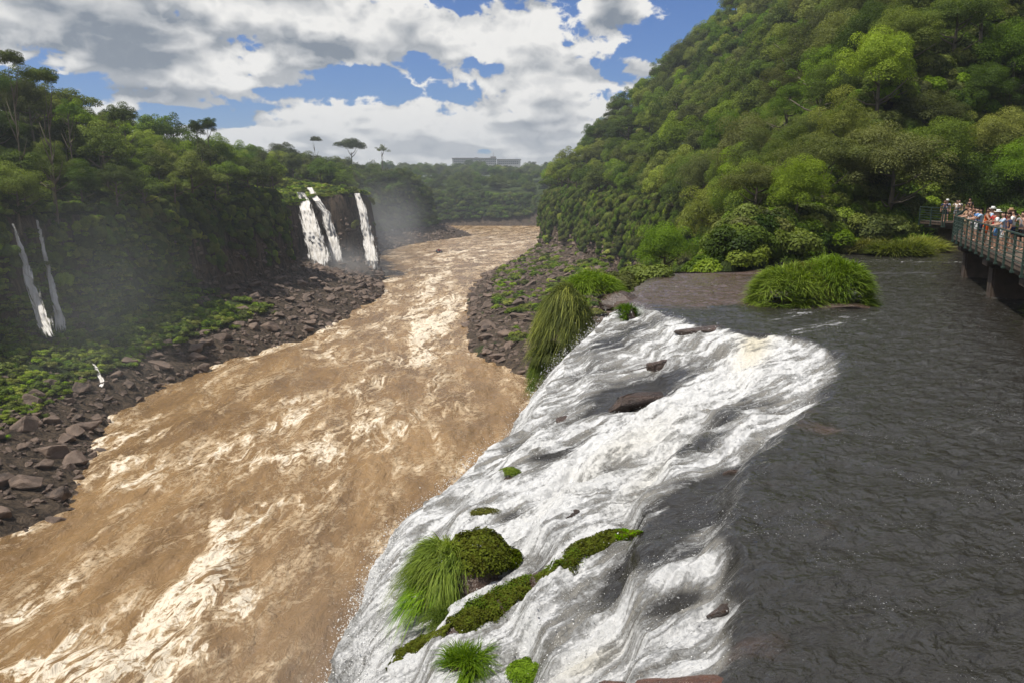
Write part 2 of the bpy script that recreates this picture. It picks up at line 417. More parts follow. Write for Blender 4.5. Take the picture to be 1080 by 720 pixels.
UPPER = np.array([(6, 40), (9, 46.5), (14, 47.5), (20, 56), (27, 64), (33, 67), (48, 71), (95, 84), (95, -20), (-2, -20), (2, 10), (3, 25)], float)

def sdf(x, y, P):
    """distance to a closed polygon, positive outside"""
    d = np.full(x.shape, 1e9); ins = np.zeros(x.shape, bool)
    for (ax, ay), (bx_, by_) in zip(P, np.roll(P, -1, 0)):
        ex, ey = bx_ - ax, by_ - ay
        t = np.clip(((x - ax) * ex + (y - ay) * ey) / (ex * ex + ey * ey), 0, 1)
        d = np.minimum(d, np.hypot(x - ax - t * ex, y - ay - t * ey))
        c = ((ay > y) != (by_ > y)) & (x < (bx_ - ax) * (y - ay) / (by_ - ay + 1e-12) + ax)
        ins ^= c
    return np.where(ins, -d, d)

def land(x, y):
    dS = sdf(x, y, SHORE) + 1.6 * fbm(x / 7, y / 7, 3, 5)
    dC = sdf(x, y, CLIFF)
    wob = 2.6 * fbm(x / 16, y / 16, 3, 1) + 1.3 * fbm(x / 4.5, y / 4.5, 3, 2)
    dCn = dC + wob * sst(y, 50, 80)
    dU = sdf(x, y, UPPER)
    r = np.clip(dS / (np.abs(dS) + np.maximum(-dCn, 0) + .5), 0, 1)
    low = np.where(dS > 0, .1 + 8.5 * r ** .85 + np.minimum(dS, 4) * .22 * fbm(x / 3.5, y / 3.5, 4, 8), np.maximum(-4, dS * .6))
    right = sst(x, -20, 8) * (1 - sst(y, 480, 560))
    nearl = 1 - sst(y, 130, 240)
    tl = 26.5 + sst(dCn, 0, 30) * (5 + 10 * nearl) + sst(dCn, 6, 60) * 9 * (1 - sst(y, 150, 300)) + sst(dCn, 20, 130) * (8 + 9 * nearl) + 3.5 * fbm(x / 40, y / 40, 3, 3)
    tl = tl + np.maximum(y - 620, 0) * .012 - 6 * sst(y, 500, 640) + .02 * np.maximum(y - 1000, 0) * 0
    dd = np.minimum(dC, np.maximum(dU, 0))
    dd = np.maximum(dd - 2.0, 0)
    tr = 26.6 + np.where(dd < 72, 0.96 * dd, 69.1 + .35 * (dd - 72)) * sst(dd, -8, 16) + 3.5 * fbm(x / 26, y / 26, 3, 4) * sst(dd, 3, 20)
    tr = np.minimum(tr, 150)
    top = tl * (1 - right) + tr * right
    k = sst(dCn, -1.2, 3.2)
    z = low * (1 - k) + top * k
    # narrow ledges down the cliffs
    z = z + np.where((k > .02) & (k < .98), 1.3 * fbm(x / 3, y / 3, 3, 9), 0)
    # the bed of the upper river and of the cascade
    bed = np.where(sdf(x, y, UPPER) < 12, 24.4, 24.4)
    nb = sst(-sdf(x, y, CLIFF), -14, -10)
    bed = bed - 8 * nb
    ku = sst(-dU, -1.6, .8)
    z = np.where((dU < 1.8) & (dC > -3), z * (1 - ku) + np.minimum(z, bed) * ku, z)
    return z, dS, dCn, r, right

def axis(lo, f0, f1, hi, step, g):
    a = list(np.arange(f0, f1, step)); s = step
    while a[-1] < hi: s *= g; a.append(a[-1] + s)
    s = step; b = [f0]
    while b[-1] > lo: s *= g; b.append(b[-1] - s)
    return np.array(b[:0:-1] + a)

ax_, ay_ = axis(-5000, -112, 112, 5000, 1.25, 1.10), axis(-60, -20, 400, 9000, 1.25, 1.035)
GXX, GYY = np.meshgrid(ax_, ay_)
gz, dS, dC, rr_, rgt = land(GXX, GYY)
veg = np.where(dC > 1.5, .85, .38)
scree = (dC < .5) & (dS > -3)
veg = np.where(scree, .05 + .0 * rr_, veg)
gp = sst(rr_, .20 + .15 * sst(GYY, 110, 140), .45) * sst(GYY, 60, 90) * (1 - sst(GYY, 165, 185)) * (GXX < -30)
veg = np.where(scree, np.maximum(veg, gp * .85), veg)
veg = np.where(GYY > 440, np.where(dC > 1, .7, .15), veg)
veg = np.where(scree & (GXX > -15) & (fbm(GXX / 9, GYY / 9, 3, 40) > .25), .45, veg)
_fx, _fy, _fd = proj(GXX, GYY, gz)
nearfall = (((_fx > 4) & (_fx < 90) & (_fy > 228) & (_fy < 362)) | ((_fx > 303) & (_fx < 412) & (_fy > 200) & (_fy < 292))) & (dC > -3) & (dC < 6) & (GYY > 60) & (GYY < 320)
veg = np.where(nearfall, .1, veg)      # bare wet rock around the falls
LAND = obj('ground', mesh_from('ground', np.stack([GXX.ravel(), GYY.ravel(), gz.ravel()], -1), grid_faces(*GXX.shape), {'veg': veg.ravel()}, True, [M['terrain']]))
tag(LAND, 'steep green and dark rocky land of the gorge, its cliffs and the hills above', kind='structure')

def land_z(x, y):
    x = np.atleast_1d(np.asarray(x, float)); y = np.atleast_1d(np.asarray(y, float))
    i = np.clip(np.searchsorted(ax_, x) - 1, 0, len(ax_) - 2); j = np.clip(np.searchsorted(ay_, y) - 1, 0, len(ay_) - 2)
    u = (x - ax_[i]) / (ax_[i + 1] - ax_[i]); v = (y - ay_[j]) / (ay_[j + 1] - ay_[j])
    return (gz[j, i] * (1 - u) + gz[j, i + 1] * u) * (1 - v) + (gz[j + 1, i] * (1 - u) + gz[j + 1, i + 1] * u) * v

# ------------------------------------------------------------------ brown river in the gorge
def blob_fn(lst, z):
    """world-space ellipses: (px, py, reach along, reach across, angle, amount)"""
    out = []
    for px, py, a, b, ang, amp in lst:
        c = W(px, py, z)[:2]; ca, sa = math.cos(R(ang)), math.sin(R(ang))
        e1 = (W(px + a * ca, py - a * sa, z)[:2] - W(px - a * ca, py + a * sa, z)[:2]) / 2
        e2 = (W(px + b * sa, py + b * ca, z)[:2] - W(px - b * sa, py - b * ca, z)[:2]) / 2
        Mi = np.linalg.inv(np.stack([e1, e2], 1))
        out.append((c, Mi, amp))
    def f(x, y):
        s = np.zeros_like(x)
        for c, Mi, amp in out:
            dx, dy = x - c[0], y - c[1]
            q = (Mi[0, 0] * dx + Mi[0, 1] * dy) ** 2 + (Mi[1, 0] * dx + Mi[1, 1] * dy) ** 2
            s = s + amp * np.exp(-q)
        return s
    return f

def build_river():
    ys = 24 * (760 / 24) ** np.linspace(0, 1, 900)
    u = np.linspace(0, 1, 520)
    xs0 = -66; xs1 = 14
    Y, U = np.meshgrid(ys, u, indexing='ij')
    wide = sst(Y, 380, 520)
    X = (xs0 - 90 * wide) + ((xs1 + 220 * wide) - (xs0 - 90 * wide)) * U
    # centre line of the current
    cl = np.interp(Y, [0, 70, 110, 160, 220, 280, 350, 430, 520, 640], [-26, -24, -26, -27, -25, -26, -28, -18, 5, 20])
    slope = np.gradient(np.interp(ys, [0, 70, 110, 160, 220, 280, 350, 430, 520, 640], [-26, -24, -26, -27, -25, -26, -28, -18, 5, 20]), ys)[:, None]
    v = X - cl; ul = Y - 0.35 * v                             # along the flow, across the flow
    blobs = blob_fn([(455, 312, 45, 20, 80, .75), (470, 335, 40, 9, 20, .7), (430, 345, 40, 10, 20, .5), (500, 268, 30, 8, 0, .5), (540, 255, 25, 5, 0, .4),
                     (295, 481, 22, 7, 5, .9), (330, 430, 90, 8, 25, .40), (385, 470, 50, 30, 60, .30), (250, 560, 60, 25, 60, .60), (190, 660, 90, 45, 70, .75), (140, 700, 120, 25, 10, .55),
                     (60, 640, 60, 50, 10, .40), (60, 712, 90, 20, 5, .75), (270, 640, 20, 50, 60, .25), (130, 460, 40, 8, 20, .4), (340, 350, 12, 10, 40, .5), (375, 300, 35, 12, 10, .6), (160, 460, 30, 6, 20, .3),
                     (330, 620, 60, 60, 0, -.55), (480, 420, 50, 40, 60, -.35), (190, 440, 60, 16, 20, -.25), (90, 590, 60, 30, 20, -.2), (330, 690, 60, 30, 0, -.5), (400, 560, 50, 50, 0, -.35)], 0.0)
    foam = .05 + blobs(X, Y) + .38 * fbm(ul / 26, v / 9, 4, 20) * (1 - .3 * wide)
    dsh = -sdf(X, Y, SHORE)
    foam += .35 * np.exp(-np.maximum(dsh, 0) / 2.0) * (fbm(X / 6, Y / 6, 2, 3) > 0)
    foam = np.clip(foam, 0, 1.3)
    near = np.clip(1.4 - Y / 300, .35, 1)
    z = (.85 * fbm(ul / 9, v / 5, 4, 30) + .30 * foam * (1 - np.abs(fbm(ul / 7, v / 3.5, 3, 33)) * 3)) * near + .10 * fbm(ul / 1.6, v / 1.1, 3, 37) * near + foam * .25
    z -= .15
    me = mesh_from('river', np.stack([X.ravel(), Y.ravel(), z.ravel()], -1), grid_faces(*X.shape),
                   {'foam': foam.ravel(), 'flow': np.stack([ul.ravel(), v.ravel(), 0 * v.ravel()], -1)}, True, [M['river']])
    return tag(obj('river', me), 'wide muddy brown river rushing through the gorge with pale foam streaks', kind='structure')
build_river()

# ------------------------------------------------------------------ upper river, cascade and curtain
LY = [2, 6, 9, 12.4, 16, 18.8, 22.8, 26.7, 30, 33, 36, 40, 44, 46.3, 47.2, 56, 64, 67, 71, 84, 120]
LX = [-1.6, -1.6, -1.7, -2.0, -2.3, -2.0, 0.3, 1.5, 2.6, 3.9, 4.7, 6.0, 7.4, 8.6, 13.6, 19.4, 26.4, 32.4, 47.4, 94, 300]
LZ = [23.3, 23.3, 23.2, 23.1, 23.1, 23.2, 24.0, 24.5, 25.0, 25.4, 25.8, 25.85, 25.9, 25.9, 25.9, 25.9, 25.9, 25.9, 25.9, 25.9, 25.9]
BY = [2, 6, 8.7, 11, 14.5, 18, 21, 24.2, 26.5, 29.4, 31.5, 33.5, 35.5, 38, 46.3]
BX = [1.0, 1.9, 2.8, 3.2, 4.5, 7.0, 9.0, 10.4, 9.8, 6.9, 6.4, 5.9, 5.6, 6.2, 8.7]
lipx = lambda y: np.interp(y, LY, LX) + (.55 * fbm(y / 2.2, y * 0 + 3.3, 3, 50) + .16 * fbm(y / .5, y * 0 + 1.3, 3, 49)) * (y < 46)
lipz = lambda y: np.interp(y, LY, LZ)
brx = lambda y: np.where(y < 46.3, np.interp(y, BY, BX) + .5 * fbm(y / 1.7, y * 0 + 7.3, 3, 51), np.interp(y, LY, LX) + .01)
FD = np.array([-.82, -.57]); FN = np.array([.57, -.82])

_dark = blob_fn([(668, 424, 62, 11, 8, -1.6), (585, 470, 30, 8, 15, -.7), (650, 385, 55, 12, 12, -.65), (742, 352, 48, 9, 4, -.8), (690, 360, 24, 8, 30, -.35), (720, 592, 88, 40, 22, -1.0), (560, 590, 40, 10, 35, -.6), (850, 352, 40, 5, 5, -.6), (610, 545, 50, 8, 20, -.5), (690, 625, 60, 14, 25, -.40),
                 (790, 465, 60, 12, 0, -.6), (765, 555, 55, 22, 35, -.8), (735, 505, 50, 16, 25, -.7), (640, 500, 60, 8, 5, -.7), (720, 700, 60, 16, 5, -.9), (820, 388, 60, 7, 15, -.7), (655, 322, 10, 8, 0, -.5),
                 (540, 520, 22, 8, 0, -.7), (560, 600, 60, 16, 38, -.2), (600, 700, 40, 9, 0, -.3)], 24.4)
_light = blob_fn([(860, 375, 55, 16, 15, .8), (815, 385, 60, 13, 25, .5), (740, 440, 90, 14, 30, .5), (770, 475, 60, 8, 0, .35), (650, 460, 80, 18, 20, .5), (560, 520, 80, 30, 50, .4), (780, 490, 40, 14, 60, .45),
                  (735, 655, 80, 13, 8, .75), (640, 680, 60, 14, 10, .6), (860, 342, 60, 5, 2, .35), (620, 560, 120, 18, 35, .35), (920, 345, 30, 4, 0, .3), (560, 655, 30, 10, 30, .4)], 24.6)
_silt = blob_fn([(795, 385, 18, 14, 30, 1.2), (660, 460, 60, 14, 20, .35), (620, 675, 40, 10, 10, .6), (690, 490, 40, 14, 40, .3)], 25.0)

def cascade_z(x, y, fine=True):
    xl, xb = lipx(y), brx(y)
    zl = lipz(y)
    q = np.clip((xb - x) / np.maximum(xb - xl, .05), 0, 1)
    qw = np.clip(q + .07 * fbm(x / 1.8, y / 1.8, 3, 52) * np.sin(q * 3.1416), 0, 1)
    f = .38 * qw ** .9 + .62 * (sst(qw, 0, .10) + sst(qw, .28, .35) + sst(qw, .54, .62) + sst(qw, .84, .92)) / 4
    f = f + .07 * fbm(x / 1.3, y / 1.3, 3, 53) * np.sin(q * 3.1416) ** .5
    return 25.95 - (25.95 - zl) * f, q

def build_upper():
    ys = 4.0 * (96 / 4.0) ** np.linspace(0, 1, 960)
    c1 = np.linspace(0, 1, 560); c2 = np.linspace(0, 1, 191)[1:]
    Y = np.repeat(ys[:, None], 750, 1)
    xl = lipx(ys)[:, None]
    X = np.concatenate([xl + 13.5 * c1[None, :] ** 1.0, xl + 13.5 + .024 * 190 * c2[None, :] + (110 - 4) * c2[None, :] ** 2.2 * np.ones_like(xl)], 1)
    X = np.minimum(X, 120 + 0 * X)
    z, q = cascade_z(X, Y)
    u = X * FD[0] + Y * FD[1]; v = X * FN[0] + Y * FN[1]
    v = v + .9 * fbm(X / 4.5, Y / 4.5, 2, 58) * sst(q, 0, .2)
    base = sst(q, 0.0, .10)
    foam = base * (.80 + .85 * fbm(u / 2.8, v / .9, 4, 60))
    calm = 1 - base
    foam = foam + .04 * base + _light(X, Y) * (.35 + .65 * base) + _dark(X, Y)
    foam = foam + calm * .16 * np.maximum(fbm(u / 5, v / 1.6, 4, 61), 0)
    foam = foam * (1 - sst(Y, 33, 36)) + sst(Y, 33, 36) * .30 * np.maximum(fbm(X / 5, Y / 2.2, 4, 62) - .10, 0) * 1.2
    foam = foam + .5 * np.exp(-((Y - 54) / 1.0) ** 2) * (X > 22) * np.maximum(fbm(X / 4, Y / 1, 3, 63) + .2, 0)
    foam = np.clip(foam, 0, 1.15)
    sh = .10 + .65 * np.exp(-((X - xl - 3.0) / 6.0) ** 2) * sst(Y + 3 * fbm(X / 2.5, Y / 2.5, 3, 41), 31, 38) * (1 - sst(Y, 47, 50)) + .5 * np.maximum(fbm(X / 3.0, Y / 3.5, 3, 64) - .05, 0) * (X < 16)
    sh = sh + blob_fn([(760, 690, 80, 22, 0, .45), (840, 440, 50, 10, 0, .4), (870, 460, 50, 8, -10, .4), (720, 315, 90, 12, 0, .5)], 25.8)(X, Y)
    rd = lambda a, b, s, o=4: 1 - 2.4 * np.abs(fbm(a, b, o, s))
    z = z + foam * (.15 * rd(u / 2.4, v / .6, 65) + .06 * rd(u / .8, v / .22, 66, 3) + .025 * fbm(X / .14, Y / .14, 3, 67))
    z = z + (1 - np.clip(foam, 0, 1)) * (.085 * fbm(u / 1.2 + .2 * v, v / .65, 4, 68) + .022 * fbm(X / .40, Y / .30, 3, 69)) * (1 - .5 * sst(q, .05, .2))
    z = z - np.where(X > 0, 0, 0)
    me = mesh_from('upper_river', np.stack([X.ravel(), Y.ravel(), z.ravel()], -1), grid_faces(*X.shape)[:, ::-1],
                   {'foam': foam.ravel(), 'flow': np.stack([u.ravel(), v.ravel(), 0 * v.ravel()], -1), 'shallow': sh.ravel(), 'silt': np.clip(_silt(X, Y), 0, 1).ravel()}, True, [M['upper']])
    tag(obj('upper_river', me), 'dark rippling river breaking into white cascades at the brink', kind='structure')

build_upper()

def build_curtain():
    ys = np.concatenate([np.arange(3.5, 34.6, .05)])
    t = np.linspace(0, 1, 150) ** 1.6
    Y = np.repeat(ys[:, None], len(t), 1); T = np.repeat(t[None, :], len(ys), 0)
    xl = lipx(ys)[:, None]; zl = lipz(ys)[:, None]
    out = .75 * np.sqrt(T * 26) * (.8 + .35 * fbm(ys / 3, ys * 0, 2, 70)[:, None])
    u = T * 24; v = Y
    rg = .42 * (1 - 2 * np.abs(fbm(u / 3.0, v / .8, 4, 71))) * np.minimum(T * 20, 1) + .16 * fbm(u / .4, v / .25, 3, 72) * np.minimum(T * 25, 1)
    X = xl + .06 - out - rg; Z = zl + .02 - T * (zl - .4)
    Y2 = Y - out * .45
    foam = np.full(X.shape, .88)
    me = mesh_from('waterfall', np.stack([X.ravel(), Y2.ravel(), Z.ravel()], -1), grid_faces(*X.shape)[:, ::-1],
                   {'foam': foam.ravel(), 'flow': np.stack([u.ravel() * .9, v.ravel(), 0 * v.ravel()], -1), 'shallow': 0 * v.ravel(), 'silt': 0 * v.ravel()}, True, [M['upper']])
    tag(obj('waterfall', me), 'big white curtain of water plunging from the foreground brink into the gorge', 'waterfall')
    # the rock wall under the brink and under the far end of the shelf
    ys = np.arange(3, 47.2, .18); t = np.linspace(0, 1, 110)
    Y = np.repeat(ys[:, None], len(t), 1); T = np.repeat(t[None, :], len(ys), 0)
    xl = np.interp(ys, LY, LX)[:, None]; zl = lipz(ys)[:, None]
    X = xl + .35 - 1.6 * T - .5 * fbm(Y / 2, T * 9, 4, 73) * np.minimum(T * 8, 1) - .25 * fbm(Y / .6, T * 25, 3, 74) * np.minimum(T * 8, 1)
    Z = zl - .05 - T * (zl + .5) + .1 * fbm(Y, T * 8, 3, 75) * T
    me = mesh_from('rock_wall', np.stack([X.ravel(), Y.ravel(), Z.ravel()], -1), grid_faces(*X.shape)[:, ::-1], None, True, [M['rock_wet']])
    tag(obj('cliff_rock', me), 'dark wet rock wall beneath the brink of the upper river', kind='structure')
build_curtain()

# the shelf's far rim: a rocky lip closing the upper river where it meets the side gorge
def build_rim():
    xs = np.arange(7.8, 15.0, .12); t = np.linspace(0, 1, 60)
    X = np.repeat(xs[:, None], len(t), 1); T = np.repeat(t[None, :], len(xs), 0)
    Y0 = np.interp(xs, [7.8, 8.6, 11, 13.6, 15], [45.2, 46.4, 46.9, 47.1, 48.5])[:, None]
    Y = Y0 + .3 + 1.5 * T + .5 * fbm(X / 1.5, T * 6, 4, 76); Z = 25.98 + .10 * fbm(X / 1.1, X * 0 + 2, 3, 77) - T * 20
    me = mesh_from('rim', np.stack([X.ravel(), Y.ravel(), Z.ravel()], -1), grid_faces(*X.shape), None, True, [M['rock_wet']])
    tag(obj('rock_rim', me), 'dark rocky rim at the far edge of the upper river', kind='structure')
build_rim()

# ------------------------------------------------------------------ foliage prototypes
def leaf_quads(cen, nrm, size, rs, tone):
    """small leaf clumps: bent quads around the given normals"""
    n = len(cen)
    nrm = nrm + rs.normal(0, .38, (n, 3)); nrm /= np.linalg.norm(nrm, axis=1, keepdims=True) + 1e-9
    a = np.cross(nrm, rs.normal(0, 1, (n, 3))); a /= np.linalg.norm(a, axis=1, keepdims=True) + 1e-9
    b = np.cross(nrm, a)
    s = size * rs.uniform(.6, 1.4, (n, 1))
    a = a * s; b = b * s * rs.uniform(.45, .8, (n, 1))
    v = np.stack([cen - a, cen - b * .9 + a * .1, cen + a, cen + b], 1).reshape(-1, 3)
    f = np.arange(4 * n).reshape(n, 4)
    return v, f, np.repeat(tone, 4)

def crown_mesh(seed, lumps, per, leaf, rx=1.0, rz=.62, zc=1.45, low=-.35, lump_r=(.20, .40), flat=.95):
    rs = np.random.RandomState(seed); V, Fs, T = [], [], []; off = 0
    for i in range(lumps):
        while True:
            d = rs.normal(0, 1, 3); d /= np.linalg.norm(d)
            if d[2] > low: break
        rad = rs.uniform(.45, .92) if i % 4 else rs.uniform(.1, .5)
        wob = 1 + .22 * math.sin(3 * math.atan2(d[1], d[0]) + seed)
        c = d * rad * np.array([rx * wob, rx * wob, rz]); lr = rs.uniform(*lump_r)
        n = int(per * (lr / .3) ** 2)
        q = rs.normal(0, 1, (n, 3)); q /= np.linalg.norm(q, axis=1, keepdims=True)
        q[:, 2] = np.where(q[:, 2] < -.3, -q[:, 2], q[:, 2])
        rr = lr * (1 - np.abs(rs.normal(0, .16, (n, 1))))
        p = c + q * rr * np.array([1, 1, flat])
        tone = np.clip(rs.uniform(.1, .9) + rs.normal(0, .22, n), 0, 1)
        v, f, t = leaf_quads(p + np.array([0, 0, zc]), q + np.array([0, 0, .35]), leaf, rs, tone)
        V.append(v); Fs.append(f + off); T.append(t); off += len(v)
    return np.concatenate(V), np.concatenate(Fs), np.concatenate(T)

def trunk_bm(seed, zc=1.45, rx=1.0, r=.055, bare=False):
    rs = random.Random(seed); bm = bmesh.new()
    lean = (rs.uniform(-.12, .12), rs.uniform(-.12, .12))
    P = [(lean[0] * k / 4 + rs.uniform(-.02, .02), lean[1] * k / 4 + rs.uniform(-.02, .02), -.35 + (zc + .35) * k / 4) for k in range(5)]
    tube(bm, P, [r * 1.5, r, r * .85, r * .7, r * .45], 7)
    for k in range(7):
        a = k * 2.4 + rs.random(); s = Vector(P[2]).lerp(Vector(P[4]), rs.random() * .9)
        e = s + Vector((math.cos(a) * rx * rs.uniform(.4, .75), math.sin(a) * rx * rs.uniform(.4, .75), rs.uniform(.15, .5)))
        m_ = s.lerp(e, .5) + Vector((0, 0, -.05))
        tube(bm, [s, m_, e], [r * .5, r * .35, r * .12], 5)
    return bm

TREE_SHAPES = {
    # name: crown arguments, trunk arguments, words
    'domed': (dict(lumps=54, per=260, leaf=.029, rx=1.0, rz=.82, zc=1.35, low=-.45), dict(zc=1.3), 'domed'),
    'spreading': (dict(lumps=40, per=270, leaf=.029, rx=1.12, rz=.55, zc=1.45, low=-.2, lump_r=(.2, .36), flat=.8), dict(zc=1.4), 'spreading'),
    'tall': (dict(lumps=44, per=260, leaf=.030, rx=.78, rz=1.0, zc=1.55, low=-.7), dict(zc=1.6), 'tall'),
    'ragged': (dict(lumps=30, per=270, leaf=.029, rx=1.0, rz=.80, zc=1.6, low=-.4, lump_r=(.15, .33)), dict(zc=1.7, r=.06), 'ragged'),
}
COLS = {'dark': ('leaf_dark', 'dark green'), 'mid': ('leaf_mid', 'mid green'), 'bright': ('leaf_bright', 'bright green'), 'olive': ('leaf_olive', 'olive grey')}
CROWN, TRUNK = {}, {}
for si, (sn, (ca, ta, wd)) in enumerate(TREE_SHAPES.items()):
    TRUNK[sn] = bm_mesh('trunk', trunk_bm(si + 5, **ta), [M['bark']], True)
    for vi, (hi, ca2) in enumerate(((0, ca), (1, dict(ca, per=int(ca['per'] * 2.8), leaf=ca['leaf'] * .52)))):
        v, f, t = crown_mesh(si * 7 + 3 + vi, **ca2)
        for cn, (mn, _) in COLS.items():
            CROWN[sn, cn, hi] = mesh_from('crown', v, f, {'tone': t}, False, [M[mn]])

def shrub_proto(seed, mname, lumps=10, per=260, leaf=.055, rz=.5):
    v, f, t = crown_mesh(seed, lumps, per, leaf, 1.0, rz, .25, -.1, (.3, .55))
    return mesh_from('shrub_leaves', v, f, {'tone': t}, False, [M[mname]])

def blades_arrays(n, L, wdt, rs, spread=1.0, droop=1.0, seg=4, dome=None, lean=(0, 0)):
    """grass blades: n arcs rooted on a dome (rx, ry, h)"""
    rx, ry, h = dome
    nt = max(6, min(130, n // 75))
    ta = rs.uniform(0, 2 * np.pi, nt); tr = np.sqrt(rs.uniform(0, 1, nt)); k = rs.randint(0, nt, n)
    tx, ty = tr * np.cos(ta), tr * np.sin(ta)
    ux = tx[k] + rs.normal(0, .14, n); uy = ty[k] + rs.normal(0, .14, n)
    r = np.hypot(ux, uy); m_ = np.maximum(r, 1); ux /= m_; uy /= m_; r = np.minimum(r, 1)
    bx_ = ux * rx; by_ = uy * ry
    bz = h * np.sqrt(np.clip(1 - r ** 2, 0, 1)) * rs.uniform(.72, 1.08, nt)[k]
    tl_ = rs.normal(0, .42, (nt, 2))
    d = np.stack([ux * .9 + lean[0] + tl_[k, 0] + rs.normal(0, .22, n), uy * .9 + lean[1] + tl_[k, 1] + rs.normal(0, .22, n), rs.uniform(.45, 1.25, n)], 1)
    d /= np.linalg.norm(d, axis=1, keepdims=True)
    ln = L * rs.uniform(.5, 1.2, n) * rs.uniform(.65, 1.35, nt)[k]
    ttone = rs.uniform(-.35, .35, nt)[k]
    side = np.cross(d, np.array([0, 0, 1.0]) + rs.normal(0, .3, (n, 3))); side /= np.linalg.norm(side, axis=1, keepdims=True) + 1e-9
    base = np.stack([bx_, by_, bz], 1)
    rows = []
    for k in range(seg + 1):
        t = k / seg
        p = base + d * (ln * t)[:, None] * spread
        p[:, 2] -= droop * ln * t ** 2 * .55 * (1.2 - d[:, 2] * .4)
        w = wdt * (1 - t) ** .6 * .5 * rs.uniform(.9, 1.1, n) if k < seg else np.full(n, wdt * .05)
        rows.append((p - side * w[:, None], p + side * w[:, None]))
    V = np.stack([q for pr in rows for q in pr], 1)          # n, 2*(seg+1), 3
    m_ = 2 * (seg + 1)
    f = np.array([[2 * k, 2 * k + 1, 2 * k + 3, 2 * k + 2] for k in range(seg)])
    F = (np.arange(n)[:, None, None] * m_ + f[None]).reshape(-1, 4)
    tone = np.repeat(np.clip(rs.uniform(.1, .9, n) + ttone, 0, 1), m_)
    return V.reshape(-1, 3), F, tone

def grass_mesh(name, n, L, wdt, seed, dome, mname='grass', **kw):
    rs = np.random.RandomState(seed)
    v, f, t = blades_arrays(n, L, wdt, rs, dome=dome, **kw)
    return mesh_from(name, v, f, {'tone': t}, True, [M[mname]])

def rock_mesh(seed, name='rock', mt='rock', sub=2, sq=(1, .85, .65), n=13):
    rs = random.Random(seed); bm = bmesh.new()
    for i in range(n):
        v = Vector((rs.gauss(0, 1), rs.gauss(0, 1), rs.gauss(0, 1))).normalized() * rs.uniform(.8, 1.1)
        bm.verts.new(v)
    r = bmesh.ops.convex_hull(bm, input=bm.verts)
    bmesh.ops.delete(bm, geom=[g for g in r['geom_interior'] if isinstance(g, bmesh.types.BMVert)], context='VERTS')
    bmesh.ops.bevel(bm, geom=list(bm.edges), offset=.07, segments=1, affect='EDGES')
    bmesh.ops.triangulate(bm, faces=bm.faces)
    for _ in range(sub): bmesh.ops.subdivide_edges(bm, edges=list(bm.edges), cuts=1, use_grid_fill=True)
    c = np.array([v.co for v in bm.verts])
    d = .07 * fbm(c[:, 0] * 2.2 + c[:, 2] * 1.3 + seed, c[:, 1] * 2.2 - c[:, 2], 4, seed % 9)
    for v, k in zip(bm.verts, d): v.co += v.co.normalized() * float(k)
    bmesh.ops.scale(bm, vec=sq, verts=bm.verts)
    return bm_mesh(name, bm, [M[mt]], False)

# ------------------------------------------------------------------ scatter of uncountable growth and scree (instanced points in ONE object)
def unlinked(me, name): return bpy.data.objects.new(name, me)

def scatter(name, label, pts, scl, protos, idx, rotz, kind='stuff', tilt=None):
    me = bpy.data.meshes.new(name); me.vertices.add(len(pts)); me.vertices.foreach_set('co', np.asarray(pts, np.float32).ravel())
    for k, v in (('scl', scl), ('rz', rotz)):
        at = me.attributes.new(k, 'FLOAT_VECTOR', 'POINT'); vv = np.zeros((len(pts), 3), np.float32)
        if k == 'scl': vv[:] = np.asarray(v, np.float32).reshape(len(pts), -1)
        else:
            vv[:, 2] = v
            if tilt is not None: vv[:, :2] = tilt
        at.data.foreach_set('vector', vv.ravel())
    at = me.attributes.new('idx', 'INT', 'POINT'); at.data.foreach_set('value', np.asarray(idx, np.int32))
    o = obj(name, me); tag(o, label, kind=kind)
    gcol = bpy.data.collections.new(name + '_kinds')
    for i, p in enumerate(protos): gcol.objects.link(unlinked(p, '%s_kind_%02d' % (name, i)))
    ng = bpy.data.node_groups.new(name + '_scatter', 'GeometryNodeTree')
    ng.interface.new_socket('Geometry', in_out='INPUT', socket_type='NodeSocketGeometry'); ng.interface.new_socket('Geometry', in_out='OUTPUT', socket_type='NodeSocketGeometry')
    N = ng.nodes; Lk = ng.links.new
    gi, go = N.new('NodeGroupInput'), N.new('NodeGroupOutput')
    ip = N.new('GeometryNodeInstanceOnPoints'); ci = N.new('GeometryNodeCollectionInfo'); ci.inputs['Collection'].default_value = gcol
    ci.inputs['Separate Children'].default_value = True; ci.inputs['Reset Children'].default_value = True
    def na(nm, ty):
        q = N.new('GeometryNodeInputNamedAttribute'); q.data_type = ty; q.inputs['Name'].default_value = nm; return q.outputs[0]
    e2r = N.new('FunctionNodeEulerToRotation')
    Lk(na('rz', 'FLOAT_VECTOR'), e2r.inputs[0]); Lk(e2r.outputs[0], ip.inputs['Rotation'])
    Lk(na('scl', 'FLOAT_VECTOR'), ip.inputs['Scale']); Lk(na('idx', 'INT'), ip.inputs['Instance Index'])
    ip.inputs['Pick Instance'].default_value = True
    Lk(gi.outputs[0], ip.inputs['Points']); Lk(ci.outputs[0], ip.inputs['Instance']); Lk(ip.outputs[0], go.inputs[0])
    md = o.modifiers.new('scatter', 'NODES'); md.node_group = ng
    return o

